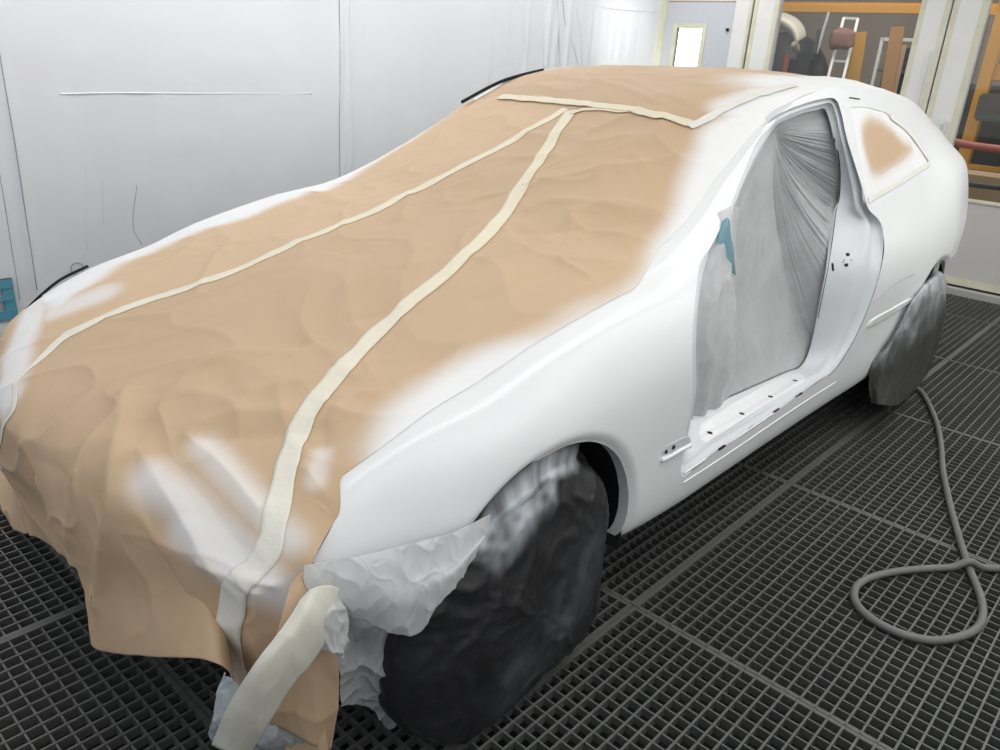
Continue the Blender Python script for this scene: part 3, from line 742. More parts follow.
sheet_patch('plastic_film', [[(303, 600, .82), (318, 592, .825), (334, 592, .83), (345, 600, .82)],
                             [(312, 618, .84), (324, 615, .85), (338, 620, .85), (345, 632, .83)],
                             [(322, 650, .845), (330, 650, .85), (337, 652, .85), (342, 660, .83)]],
            M_FILM2, 40, 30, 'small knot of whitened film at the fender tip', amp=.010, sc=22, seed=21)
sheet_patch('plastic_film', [[(224, 672, .70), (236, 684, .74), (262, 716, .76), (300, 730, .76)],
                             [(214, 705, .70), (228, 715, .74), (258, 735, .76), (306, 742, .75)],
                             [(208, 742, .67), (226, 748, .70), (262, 754, .71), (312, 757, .71)]],
            M_FILM3, 50, 60, 'clear crumpled film bunched on the floor under the nose corner', amp=.012, sc=18, seed=14)
sheet_patch('plastic_film', [[(225, 708, .735), (236, 704, .75), (232, 712, .755)], [(216, 726, .72), (229, 728, .75), (232, 736, .75)], [(214, 748, .70), (226, 750, .72), (236, 752, .73)]],
            M_BLUEF, 24, 20, 'blue scrap of film caught in the clear film under the nose', amp=.004, sc=14, seed=15)

# film over the door opening: pleats fan out from the top front corner
BD = [(775, 128), (768, 131), (749, 170), (732, 207), (717, 239), (706, 262), (697, 300), (693, 350), (690, 398), (691, 415), (706, 407), (739, 393), (785, 373), (801, 366), (811, 349), (819, 317), (825, 288), (830, 262), (834, 235),
      (838, 205), (840, 190), (840, 165), (835, 140), (830, 121), (825, 110), (802, 113), (781, 122)]
def yfilm(u, v):
    b_ = min(range(len(INNER_PX)), key=lambda k: (INNER_PX[k][0]-u)**2+(INNER_PX[k][1]-v)**2); return INNER3[b_][1]-.006
BP = np.array([px(u, v, yfilm(u, v)) for u, v in BD]); NA, NRD = 760, 90
BPc = crom(BP, NA); apex = np.array(px(774, 131, yfilm(772, 130)))
FG = np.zeros((NRD, NA, 3))
for i in range(NRD):
    r = i/(NRD-1)
    for j in range(NA):
        a = j/(NA-1)*(len(BD)-1)
        p = apex*(1-r)+BPc[j]*r; dep = -.045*math.sin(math.pi*r)**.8
        w = (sstep(15.2, 17, a)-sstep(21.5, 23, a))+.45*(sstep(13.2, 13.8, a)-sstep(14.6, 15.4, a))+.10*(sstep(2, 3, a)-sstep(12.5, 13, a))
        pl = noise.noise(Vector((a*2.6, r*.35, 1)))*.25-.9*max(0, 1-4.5*abs(noise.noise(Vector((a*6.0, r*.5, 5)))))-.5*max(0, 1-5*abs(noise.noise(Vector((a*13, r*.6, 9)))))
        fade = sstep(.04, .3, r)*(1-sstep(.93, 1.0, r))
        FG[i, j] = p+np.array([0, dep+.018*w*pl*fade*min(1, r*1.8), 0])+np.array([0, .004*noise.noise(Vector(p*9)), 0])*fade
o = grid_obj('plastic_film', FG, M_FILM); solid(o, .0005); tag(o, 'pleated grey film stretched over the open door aperture', 'plastic film')
sheet_patch('plastic_film', [[(716, 214, .70), (724, 210, .71), (732, 206, .71), (738, 208, .70)],
                             [(704, 262, .73), (716, 258, .75), (728, 258, .755), (735, 266, .74)],
                             [(692, 320, .75), (708, 316, .77), (724, 318, .78), (738, 322, .76)],
                             [(690, 370, .75), (706, 368, .775), (724, 368, .78), (737, 372, .76)],
                             [(690, 420, .75), (702, 414, .76), (714, 408, .76), (728, 400, .75)]],
            M_FILM2, 90, 50, 'pale loose film hanging along the front edge of the door aperture', amp=.005, sc=10, seed=31, pleat=lambda a, b: .006*math.sin(b*16+a*2)*a)
sheet_patch('plastic_film', [[(722, 222, .725), (728, 218, .73), (731, 226, .73)], [(717, 244, .74), (726, 246, .75), (734, 256, .75)], [(722, 262, .75), (729, 268, .755), (735, 276, .75)]],
            M_BLUEF, 24, 16, 'blue strip of film behind the pillar at the front of the door aperture', amp=.003, sc=14, seed=33)

# brown paper behind the rear quarter window
QP = QUART3[:, :]; c0 = QP.mean(axis=0); Pq = crom(QP, 120, True)
QG = np.array([c0+(Pq-c0)*r for r in np.linspace(0, 1.03, 26)]); dq = np.zeros(QG.shape[:2])
for i in range(26):
    for j in range(120):
        p, nn = near(QG[i, j]); nn = nn*np.sign(nn[1]); QG[i, j] = p-nn*(.003)+nn*.002*noise.noise(Vector(p*12)); dq[i, j] = i/25
fr_ = [(863, 126), (872, 117), (888, 125), (903, 140), (913, 150), (898, 165), (876, 176), (868, 162), (864, 145)]
core = crom(np.array([near(hit(u, v))[0] for u, v in fr_]), 80, True); cc = core.mean(axis=0)
core2 = core[:, [0, 2]]; ins_ = inside(QG[:, :, [0, 2]], core2)
dd_ = np.array([[np.hypot(*(core2-QG[i, j][[0, 2]]).T).min() for j in range(120)] for i in range(26)])
sp_ = sstep(-.04, .035, np.where(ins_, -dd_, dd_))
o = grid_obj('masking_paper', QG, M_PAPER, closed=True); set_attr(o, sp_); solid(o, .001); tag(o, 'brown masking paper filling the small rear quarter window', 'masking paper')
tape('masking_tape', [(868, 201), (880, 194), (898, 184), (916, 172), (929, 163), (922, 150), (908, 131), (890, 116)], .022, BVH_FULL, M_TAPEW, 'overspray-whitened tape around the rear quarter window', n=110, lift=.0012, group='whitened tape')

# ------------------------------------------------------------------ wheels and their covers
def wheel(x, y, s, z=.316, r=.316, w=.205, steer=0.0):
    prof = [(.0, .06), (.10, .065), (.12, .05), (.19, .055), (.205, .085), (.215, .098), (.25, .105), (.295, .100), (.312, .08), (.316, .04), (.316, -.04), (.312, -.08), (.295, -.10), (.22, -.098), (.20, -.08), (.0, -.07)]
    P = crom(prof, 60); n = 64; G2 = np.zeros((60, n, 3))
    for i, (rr, t) in enumerate(P):
        for j in range(n):
            a = 2*math.pi*j/n; G2[i, j] = (rr*math.cos(a), t*s, rr*math.sin(a))
    R_ = np.array([[math.cos(steer), -math.sin(steer), 0], [math.sin(steer), math.cos(steer), 0], [0, 0, 1]])
    G2 = G2 @ R_.T + np.array([x, y, z])
    ti = 22
    t_ = grid_obj('wheel', G2, M_RUBBER, None, closed=True); part(t_, car)
    rim = grid_obj('wheel_rim', G2[:ti]+np.array([0, .001*s, 0]), M_RIM, None, closed=True); part(rim, t_)
    return t_
wheel(0.02, .685, 1); wheel(0.02, -.70, -1); wheel(RX+.02, .735, 1); wheel(RX+.02, -.735, -1)
def cover(name, cx, cy, cz, R_, steer, label, s=1, seed=0.0, spray=True, low=0.0, ring=None, lines=None):
    """plastic bag pulled over a wheel: bulging face, rounded rim, back over the tread"""
    prof = [(0, .030), (.25, .034), (.5, .030), (.72, .018), (.86, .004), (.94, -.012), (.985, -.035), (1.0, -.07), (1.0, -.12), (.985, -.19), (.96, -.25)]
    P = crom(prof, 80); n = 220; G2 = np.zeros((80, n, 3)); K = np.zeros((80, n))
    c_, s_ = math.cos(steer), math.sin(steer)
    if ring is not None: RG_ = crom(ring, n, True); cen_ = np.array([cx, cy, cz])
    for i, (rr, t) in enumerate(P):
        for j in range(n):
            a = 2*math.pi*j/n; x = R_*rr*math.cos(a); z = R_*rr*math.sin(a); q = Vector((x*5+seed, z*5, t*6))
            w1 = noise.noise(q); w2 = abs(noise.noise(q*2.2+Vector((w1, 0, 4)))); w3 = abs(noise.noise(q*4.6+Vector((w1*2, 2, 1))))
            rad = noise.noise(Vector((math.cos(a)*4+seed, math.sin(a)*4, rr*.8)))
            h = .012*w1+.010*(.25-w2)+.003*(.25-w3)+.006*rad*rr+.004*(1-w2)**10+.0015*(1-w3)**10
            tt = t+h*(1 if rr < .97 or i < 40 else .4)
            if i > 34: x *= 1+.018*(.3-w2)+.012*w1; z *= 1+.018*(.3-w2)+.012*w1
            z2 = z+cz
            if z2 < .006: tt += (.006-z2)*.5; z2 = .006+.002*abs(w1)
            if low and z < 0: x *= 1+low*(-z/R_)
            G2[i, j] = (cx+x*c_-tt*s*s_, cy+x*s_+tt*s*c_, z2)
            if ring is not None:
                q_ = cen_+(RG_[j]-cen_)*rr*(1+(.018*(.3-w2)+.012*w1 if i > 34 else 0)); 
                if i > 40:
                    dx_, dz_ = q_[0]-.02, q_[2]-.316; dl_ = math.hypot(dx_, dz_)
                    if dl_ < .338 and dz_ > 0 and dx_ > -.12: q_ = np.array([.02+dx_*.338/dl_, q_[1], .316+dz_*.338/dl_])
                G2[i, j] = (q_[0], q_[1]+tt, max(q_[2], .004)); z = q_[2]-cz; x = q_[0]-cx
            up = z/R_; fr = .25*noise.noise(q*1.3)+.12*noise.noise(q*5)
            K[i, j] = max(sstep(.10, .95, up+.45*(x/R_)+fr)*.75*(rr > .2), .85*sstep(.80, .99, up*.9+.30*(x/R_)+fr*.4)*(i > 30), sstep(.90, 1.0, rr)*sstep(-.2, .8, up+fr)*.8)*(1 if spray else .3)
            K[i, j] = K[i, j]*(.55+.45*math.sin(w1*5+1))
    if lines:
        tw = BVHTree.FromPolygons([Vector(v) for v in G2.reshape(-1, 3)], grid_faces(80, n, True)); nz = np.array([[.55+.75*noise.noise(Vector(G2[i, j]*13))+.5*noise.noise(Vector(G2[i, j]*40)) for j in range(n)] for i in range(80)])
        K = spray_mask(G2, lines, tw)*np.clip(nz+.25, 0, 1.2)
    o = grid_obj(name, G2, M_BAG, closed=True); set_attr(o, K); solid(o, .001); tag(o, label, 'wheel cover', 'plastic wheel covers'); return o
RING = [(614, 545, .855), (603, 610, .885), (585, 645, .895), (560, 670, .90), (530, 700, .90), (500, 730, .90), (470, 747, .89), (440, 752, .885), (412, 735, .88), (402, 695, .88), (404, 650, .88), (420, 608, .88), (450, 566, .875), (484, 530, .865), (518, 488, .85), (548, 466, .842), (575, 457, .838), (602, 470, .835), (615, 502, .84)]
ring = np.array([px(*q) for q in RING])
cover('wheel_cover', .11, .885, .30, .34, 0, 'black plastic bag over near front wheel, grey overspray and painted-on sheen', seed=1.0, ring=ring,
      lines=[([(500, 545), (520, 515), (545, 495)], .01, .07, .62), ([(484, 540), (520, 492), (548, 470), (575, 461), (602, 474)], .006, .035, .85), ([(600, 474), (610, 500), (611, 540)], .004, .028, .7), ([(590, 560), (560, 620), (520, 680)], .02, .14, .05)])  # first and last lines paint highlights into the colour; rim lines are overspray
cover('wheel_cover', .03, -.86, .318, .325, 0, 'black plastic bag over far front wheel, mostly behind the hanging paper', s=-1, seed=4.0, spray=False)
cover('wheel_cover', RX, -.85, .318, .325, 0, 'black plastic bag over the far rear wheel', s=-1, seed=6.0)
# the near rear wheel has a hanging sheet tied around it
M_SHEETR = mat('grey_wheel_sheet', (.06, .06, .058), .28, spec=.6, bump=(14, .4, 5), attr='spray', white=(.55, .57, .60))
RC = [[(932, 271, .80), (938, 272, .86), (943, 275, .87), (946, 281, .83)],
      [(910, 302, .87), (919, 292, .90), (932, 290, .905), (946, 297, .86)],
      [(891, 336, .87), (903, 324, .905), (922, 318, .91), (943, 325, .86)],
      [(873, 362, .87), (890, 352, .91), (912, 350, .915), (935, 352, .87)],
      [(869, 385, .88), (884, 382, .92), (903, 382, .92), (925, 377, .88)],
      [(871, 403, .90), (882, 405, .94), (897, 405, .94), (910, 397, .91)]]
o = sheet_patch('wheel_cover', RC, M_SHEETR, 110, 70, 'grey plastic sheet hanging over the near rear wheel to the floor', 'wheel cover', amp=.006, sc=13, seed=41, thick=.001)
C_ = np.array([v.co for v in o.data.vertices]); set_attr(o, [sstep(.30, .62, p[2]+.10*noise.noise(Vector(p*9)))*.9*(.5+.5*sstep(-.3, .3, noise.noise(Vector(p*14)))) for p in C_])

# ------------------------------------------------------------------ air hose on the gratings
HP = [(886, 404), (905, 392), (918, 389), (928, 402), (937, 424), (941, 445), (943, 470), (949, 500), (957, 530), (968, 565), (979, 592), (983, 612), (977, 628), (958, 637), (930, 640), (897, 632), (868, 616), (855, 600), (857, 586), (872, 577), (900, 571), (940, 568), (985, 568), (1030, 571), (1080, 580)]
H3 = np.array([on(u, v, 2, .012) for u, v in HP]); Hc = crom(H3, 420)
# the second strand climbs over the first where they cross
cross = np.array(on(967, 567.5, 2, .012)); k2 = [i for i in range(len(Hc)) if i > 300 and np.linalg.norm(Hc[i]-cross) < .12]
for i in k2: Hc[i][2] += .024*math.exp(-(np.linalg.norm(Hc[i][:2]-cross[:2])/.035)**2)
hose = tube('air_hose', Hc, .0115, M_HOSE, None, n=0, seg=14); tag(hose, 'grey air hose looped on the floor gratings behind the car', 'hose')

# ------------------------------------------------------------------ front end under the paper
bm = bmesh.new(); bx(bm, (.36, -.70, .22), (.50, .70, .62)); bx(bm, (.48, -.60, .30), (.62, .60, .46)); part(bmo('front_panel', bm, M_BLACK), car)
bm = bmesh.new(); bx(bm, (-3.40, -.70, .26), (-3.22, .70, .64)); part(bmo('rear_beam', bm, M_BLACK), car)
for s_ in (1, -1):
    bm = bmesh.new(); bmesh.ops.create_uvsphere(bm, u_segments=24, v_segments=14, radius=1)
    for v in bm.verts: v.co = Vector((.46+.09*v.co.x, s_*(.63+.12*v.co.y), .60+.07*v.co.z))
    part(bmo('headlight', bm, M_BLACK, None, True), car)

# ------------------------------------------------------------------ booth walls
M_WALL = mat('film_covered_wall', (.76, .765, .79), .28, spec=.6, coat=.3, vary=(.7, .05), bump=(2.2, .35, 4))
M_FRAME = mat('painted_door_frame', (.82, .82, .79), .4, vary=(5, .06))
M_OLIVE = mat('yellowed_tape_edge', (.70, .69, .54), .5, vary=(9, .18))
M_GREYP = mat('grey_lower_panel', (.60, .585, .56), .5, vary=(2, .04))
M_GAP = mat('black_gap', (.02, .02, .02), .8)
M_GLASS = mat('glass', (.95, .97, .96), .02, trans=1.0)
def clear(m):
    nt = m.node_tree; N = nt.nodes; L = nt.links; t = N.new('ShaderNodeBsdfTransparent'); g = N.new('ShaderNodeBsdfGlossy'); g.inputs['Roughness'].default_value = .03
    t.inputs[0].default_value = (.93, .95, .94, 1); lw = N.new('ShaderNodeFresnel'); lw.inputs[0].default_value = 1.45
    mx = N.new('ShaderNodeMixShader'); L.new(lw.outputs[0], mx.inputs[0]); L.new(t.outputs[0], mx.inputs[1]); L.new(g.outputs[0], mx.inputs[2]); L.new(mx.outputs[0], N['Material Output'].inputs[0])
clear(M_GLASS)
M_TEAL = mat('teal_tape_frame', (.10, .33, .43), .5)
XB = -5.4; YL = -2.43
def st(o): return tag(o, kind='structure')
# left wall, hung with film: gentle billows and vertical folds
nw, mw = 420, 90; WG = np.zeros((mw, nw, 3))
FOLD_X = [(on(340, 60, 1, YL)[0], .010, .012), (on(349, 60, 1, YL)[0], .006, .01), (on(8, 100, 1, YL)[0], .008, .012), (on(24, 200, 1, YL)[0], .008, .012), (on(548, 30, 1, YL)[0], .02, .02), (on(556, 30, 1, YL)[0], .022, .016), (on(568, 30, 1, YL)[0], .02, .02), (on(588, 40, 1, YL)[0], .012, .02), (on(528, 30, 1, YL)[0], .010, .02), (on(490, 40, 1, YL)[0], .006, .02)]
for i in range(mw):
    z = 3.1*i/(mw-1)
    for j in range(nw):
        x = 3.0+(XB-3.0)*j/(nw-1); d = .012*noise.noise(Vector((x*1.1, 0, z*.9)))+.005*noise.noise(Vector((x*7, 3, z*.8)))*sstep(1.8, .5, z)+.004*noise.noise(Vector((x*22, 5, z*1.5)))*sstep(-2.6, -3.6, x)
        d += .003*abs(noise.noise(Vector((x*5, 9, z*5))))
        for fx, h, w in FOLD_X: d += h*math.exp(-((x-fx+.03*noise.noise(Vector((fx, 0, z*1.5))))/w)**2)
        WG[i, j] = (x, YL+d, z)
wl = grid_obj('wall_left', WG, M_WALL); st(wl)
M_CREASE = mat('film_crease', (.80, .81, .84), .2, coat=.6); M_SEAM = mat('film_seam', (.33, .34, .37), .5)
TW_ = BVHTree.FromPolygons([Vector(v) for v in WG.reshape(-1, 3)], grid_faces(mw, nw))
for ln, r_, m_ in [([(60, 94), (120, 93), (200, 93.5), (312, 93.5)], .0035, M_CREASE), ([(-6, 20), (4, 80), (16, 150), (28, 230), (37, 290)], .0025, M_SEAM), ([(-5, 150), (4, 200), (12, 250), (20, 300)], .002, M_SEAM),
                   ([(339, -20), (340, 60), (339.5, 120), (340, 180)], .0025, M_SEAM), ([(350, -20), (350, 60), (352, 110), (351, 170)], .0025, M_CREASE),
                   ([(548, -20), (545, 20), (544, 68)], .006, M_CREASE), ([(556, -20), (559, 20), (560, 66)], .006, M_CREASE), ([(562, -10), (566, 25), (573, 45), (578, 64)], .004, M_CREASE), ([(576, 8), (580, 30), (582, 64)], .003, M_CREASE), ([(588, 35), (587, 64)], .003, M_CREASE), ([(589, 5), (615, 9), (655, 12)], .003, M_CREASE),
                   ([(86, 165), (84, 210), (88, 250)], .002, M_CREASE), ([(137, 185), (133, 225), (142, 245)], .0015, M_SEAM), ([(103, 180), (104, 225)], .002, M_CREASE), ([(512, 20), (508, 70)], .002, M_CREASE), ([(525, 8), (524, 55)], .002, M_CREASE), ([(365, 20), (364, 45)], .002, M_CREASE)]:
    Q = [hit(u, v, TW_, on(u, v, 1, YL)) for u, v in ln]; st(part(tube('film_crease', np.array(Q), r_, m_, None, n=60, seg=8), wl))
Q = hit(76, 268, TW_); part(tube('wall_ring', [Q+np.array([.03*math.cos(a), .015, .03*math.sin(a)]) for a in np.linspace(0, 2*math.pi, 16, endpoint=False)], .003, M_SEAM, None, n=48, seg=8, closed=True), wl)
st(box('baseboard_left', (XB, YL-.02, 0), (3.0, YL+.03, .09), M_FRAME))
st(box('wall_right', (XB, 2.7, 0), (3.0, 2.78, 3.1), M_FRAME)); 
# back wall: personnel door, then glazed door leaves
def vert(name, u0, v0, u1, v1, z0, z1, d0, d1, m_, bev=.003):
    y0 = on(u0, v0, 0, XB)[1]; y1 = on(u1, v1, 0, XB)[1]; return box(name, (XB+d0, y0, z0), (XB+d1, y1, z1), m_, bev=bev)
def yb(u, v): return float(on(u, v, 0, XB)[1])
Y = dict(corner=YL, w0=yb(668, 40), d0=yb(707, 40), dd=yb(733, 40), dend=yb(740, 40), p0=yb(744, 62), pm=yb(751, 40), pe=yb(772, 62), g1=yb(905, 80), gap=yb(933, 90), e2=yb(968, 90))
H = 2.75
o = box('door_1', (XB-.02, Y['corner']+.12, .02), (XB+.02, Y['dend'], 2.15), M_FRAME, bev=0)
# personnel door built as a slab with an opening for its small window
bpy.data.objects.remove(o)
def slab(bm, y0, y1, z0, z1, wy0, wy1, wz0, wz1, x0, x1):
    bx(bm, (x0, y0, z0), (x1, wy0, z1)); bx(bm, (x0, wy1, z0), (x1, y1, z1)); bx(bm, (x0, wy0, z0), (x1, wy1, wz0)); bx(bm, (x0, wy0, wz1), (x1, wy1, z1))
wy0, wy1 = yb(676, 45), yb(702, 45); wz0, wz1 = .95, float(on(690, 28, 0, XB)[2])
bm = bmesh.new(); slab(bm, Y['corner']+.05, Y['dd'], .02, 1.97, wy0, wy1, wz0, wz1, XB-.02, XB+.02)
door1 = st(bmo('door_1', bm, mat('white_door', (.60, .62, .66), .35)))
bm = bmesh.new(); t = .035; slab(bm, wy0-t, wy1+t, wz0-t, wz1+t, wy0+.004, wy1-.004, wz0+.004, wz1-.004, XB+.018, XB+.028); part(bmo('window_frame', bm, M_OLIVE), door1)
part(box('glass', (XB-.004, wy0, wz0), (XB+.004, wy1, wz1), M_GLASS, bev=0), door1)
part(box('door_knob', (XB+.02, yb(729, 30)-.012, on(729, 30, 0, XB)[2]-.012), (XB+.04, yb(729, 30)+.012, on(729, 30, 0, XB)[2]+.012), M_GAP), door1)
st(box('trim_1', (XB-.04, Y['corner']-.02, 0), (XB+.05, Y['corner']+.05, H), M_OLIVE))
st(box('trim_2', (XB-.04, Y['dd'], 0), (XB+.05, Y['p0'], H), M_FRAME))
st(box('wall_back', (XB-.04, Y['corner']+.05, 1.98), (XB+.02, Y['dd'], H), M_FRAME, bev=0))
def stile(name, y0, y1, par=None, z0=.09, z1=H-.2):
    o = box(name, (XB-.03, y0, z0), (XB+.045, y1, z1), M_FRAME, bev=.006)
    if par: part(o, par)
    w = (y1-y0)
    for a in (y0+.004, y1-.004-w*.17):
        part(box('tape_edge', (XB+.044, a, z0), (XB+.0475, a+w*.17, z1), M_OLIVE, bev=0), par or o)
    return o
post = st(box('trim_3', (XB-.05, Y['p0'], 0), (XB+.055, Y['pm']-.01, H), M_OLIVE))
st(box('trim_4', (XB-.045, Y['pm']-.01, 0), (XB+.03, Y['pm'], H), M_GAP, bev=0))
Z0 = .66
def leaf(n, y0, y1, sw0, sw1):
    d = st(box('door_%d' % n, (XB-.03, y0+sw0, .05), (XB+.04, y1-sw1, Z0-.0), M_GREYP, bev=.004))
    o = stile('door_stile', y0, y0+sw0, d); stile('door_stile', y1-sw1, y1, d)
    part(box('door_rail', (XB-.03, y0+sw0, H-.45), (XB+.045, y1-sw1, H-.2), M_FRAME), d)
    part(box('glazing_bead', (XB+.02, y0+sw0, Z0), (XB+.05, y1-sw1, Z0+.025), M_OLIVE), d)
    part(box('glass', (XB-.003, y0+sw0, Z0+.02), (XB+.003, y1-sw1, H-.45), M_GLASS, bev=0), d)
    return d
l1 = leaf(2, Y['pm'], Y['gap']-.005, Y['pe']-Y['pm'], Y['gap']-.005-Y['g1'])
l2 = leaf(3, Y['gap']+.005, 1.7, Y['e2']-Y['gap']-.005, .2)
st(box('trim_5', (XB-.045, Y['gap']-.005, 0), (XB+.02, Y['gap']+.005, H), M_GAP, bev=0))
st(box('trim_6', (XB-.05, Y['p0'], H-.2), (XB+.05, 2.7, H+.35), M_FRAME))
st(box('trim_7', (XB-.05, 1.7, 0), (XB+.05, 2.7, H-.2), M_FRAME))
st(box('baseboard_back', (XB-.05, YL, -.01), (XB+.12, 2.7, .04), mat('worn_grey_threshold', (.42, .42, .40), .6, vary=(6, .1))))
st(box('trim_8', (XB-.05, YL+.1, .04), (XB+.043, 2.6, .055), M_GAP, bev=0))
for l_, a_, b_ in ((l1, Y['pe'], Y['g1']), (l2, Y['e2'], 1.5)): part(box('tape_edge', (XB+.0405, a_, .058), (XB+.044, b_, .11), M_OLIVE, bev=0), l_)
# lever handles on the leaves
hy = yb(919, 100); hz = float(on(919, 112, 0, XB)[2])
hd = part(box('door_handle', (XB+.045, hy-.018, hz-.05), (XB+.075, hy+.018, hz+.02), M_BODY, bev=.01), l1); hr = part(box('locking_rod', (XB+.05, hy+.0, hz), (XB+.062, hy+.014, hz+.42), M_FRAME), l1)
hy = yb(943, 128); hz = float(on(943, 128, 0, XB)[2])
part(box('door_handle', (XB+.045, hy-.03, hz-.06), (XB+.07, hy+.03, hz+.07), M_BODY, bev=.02), l2); part(box('lock_hole', (XB+.069, hy-.005, hz-.03), (XB+.072, hy+.018, hz+.03), M_GREYP, bev=.002), l2)
# teal taped frame on the left wall
tx = float(on(3, 300, 1, YL)[0]); 
bm = bmesh.new(); tk = 0
zt, zbm = float(on(0, 278, 1, YL)[2]), float(on(6, 318, 1, YL)[2]); xr = float(on(10, 300, 1, YL)[0])
for lo, hi in [((xr-.015, zbm-.0), (xr+.035, zt)), ((xr-.015, zbm), (xr+.5, zbm+.045)), ((xr-.015, zt-.045), (xr+.5, zt)), ((xr, (zt+zbm)/2-.006), (xr+.5, (zt+zbm)/2+.006)), ((xr+.45, zbm), (xr+.5, zt))]:
    tk = tk+.0012; bx(bm, (lo[0], YL+.020, lo[1]), (hi[0], YL+.034+tk, hi[1]))
teal = bmo('taped_frame', bm, M_TEAL); tag(teal, 'teal tape frame low on the film-covered wall at the left edge', 'tape frame')
st(box('ceiling', (XB, YL, 3.08), (3.0, 2.75, 3.12), M_FRAME, bev=0))

# ------------------------------------------------------------------ workshop beyond the glass
M_BWALL = mat('brown_workshop_wall', (.26, .21, .165), .8, vary=(1.2, .15))
M_CONC = mat('workshop_concrete', (.22, .19, .16), .8, vary=(2, .2))
M_ORANGE = mat('orange_paint', (.62, .30, .05), .5)
M_WOODY = mat('yellow_board', (.55, .30, .06), .6, vary=(3, .1))
M_WOODB = mat('brown_board', (.42, .22, .09), .6, vary=(3, .1))
M_ALU = mat('ladder_aluminium', (.75, .73, .70), .4, metal=.2)
M_RED = mat('faded_red', (.36, .10, .08), .5)
M_DARK = mat('dark_clutter', (.03, .03, .032), .6)
M_DGREY = mat('dark_grey_plastic', (.09, .10, .105), .5)
M_CREAM = mat('cream_car_paint', (.55, .50, .42), .3, coat=.5)
st(box('floor', (-14, -8, -.08), (XB-.05, 6, -.02), M_CONC, bev=0)); st(box('wall_workshop', (-12.1, -8, 0), (-12, 6, 5), M_BWALL, bev=0))
def W3(u, v, x): return on(u, v, 0, x)
XW = -10.0
def bar(name, a, b, w, d, mat_, parent=None):
    """square bar between two points"""
    a, b = Vector(a), Vector(b); L_ = (b-a).length; bm = bmesh.new(); bx(bm, (-w/2, -d/2, 0), (w/2, d/2, L_)); bmesh.ops.bevel(bm, geom=bm.edges[:], offset=min(w, d)*.1, segments=1, affect='EDGES')
    q = (b-a).to_track_quat('Z', 'Y'); 
    for v in bm.verts: v.co = a+q @ v.co
    o = bmo(name, bm, mat_); 
    if parent: part(o, parent)
    return o
# crane beam: orange lower flange, paler upper
za = W3(850, 8.5, XW)[2]
bm = bmesh.new(); bx(bm, (XW-.05, -6, za-.05), (XW+.05, 5, za+.03)); bx(bm, (XW-.01, -6, za+.03), (XW+.01, 5, za+.07))
o = bmo('crane_beam', bm, M_ORANGE); tag(o, 'long orange steel beam running across the workshop beyond the glass', 'beam')
# ladder
LL = [W3(828, 78, -9.6), W3(844, 18, -9.9)]; LR = [W3(843, 80, -9.6), W3(858, 19, -9.9)]
def ext(a, b, zt): t = (zt-a[2])/(b[2]-a[2]); return a+(b-a)*t
lad = empty('ladder', tuple((ext(LL[0], LL[1], 0)+ext(LR[0], LR[1], 0))/2)); tag(lad, 'pale aluminium ladder leaning on the brown workshop wall', 'ladder')
A0, A1, B0, B1 = ext(LL[0], LL[1], .0), LL[1], ext(LR[0], LR[1], .0), LR[1]
bar('rail', A0, A1, .035, .05, M_ALU, lad); bar('rail', B0, B1, .035, .05, M_ALU, lad)
nr = 9
for k in range(nr):
    f = (k+.4)/(nr-.6); bar('rung', A0+(A1-A0)*f, B0+(B1-B0)*f, .03, .03, M_ALU, lad)
# pinkish jacket on the ladder
bm = bmesh.new(); bmesh.ops.create_uvsphere(bm, u_segments=20, v_segments=14, radius=1); c_ = W3(845, 40, -9.7)
for v in bm.verts: v.co = Vector((c_[0]+.05*v.co.x+.1, c_[1]+.15*math.copysign(abs(v.co.y)**.5, v.co.y)*(1+.25*noise.noise(v.co*2)), c_[2]+.12*math.copysign(abs(v.co.z)**.6, v.co.z)*(1+.3*noise.noise(v.co*2.3))))
o = bmo('folded_cloth', bm, mat('dusty_pink_cloth', (.26, .13, .11), .8), None, True); tag(o, 'dusty pink cloth hung over the ladder rungs', 'cloth')
def board(name, u0, v0, u1, v1, w, mat_, label, cat, x=-9.8, d=.03, z0=0.0):
    b = W3(u1, v1, x); a = W3(u0, v0, x); a = ext(a, b, z0); o = bar(name, a, b, d, w, mat_); tag(o, label, cat); return o
board('board', 853, 80, 860, 32, .17, M_WOODY, 'yellow board leaning upright to the right of the ladder', 'board')
board('board', 886, 95, 898, 27, .15, M_WOODB, 'brown board standing beside the pale framed rack', 'board', x=-9.3)
board('board', 893, 95, 904, 45, .06, mat('pale_wood', (.60, .40, .28), .6), 'pale narrow board right behind the brown board', 'board', x=-9.5)
board('wall_pipe', 816, 55, 829, 12, .03, M_ALU, 'thin grey pipe slanting up the brown wall left of the ladder', 'pipe', x=-9.9, z0=1.5)
# framed rack between brown board and door post
rk = empty('shelf_rack', (-9.6, W3(905, 60, -9.6)[1], 0)); tag(rk, 'pale metal rack with dark goods behind the leaning boards', 'rack')
yl, yr = W3(882, 42, -9.6)[1], W3(918, 42, -9.6)[1]+.25; zt = W3(900, 38, -9.6)[2]
for y_ in (yl, yr): part(box('upright', (-9.62, y_-.02, 0), (-9.58, y_+.02, zt), M_ALU), rk)
part(box('top_rail', (-9.62, yl, zt-.04), (-9.58, yr, zt), M_ALU), rk)
part(box('back_sheet', (-9.9, yl, .2), (-9.86, yr, zt-.1), M_DARK), rk)
for k, zz in enumerate((.35, .8, 1.2, 1.55)): part(box('shelf', (-9.85, yl, zz), (-9.6, yr, zz+.03), M_DGREY), rk)
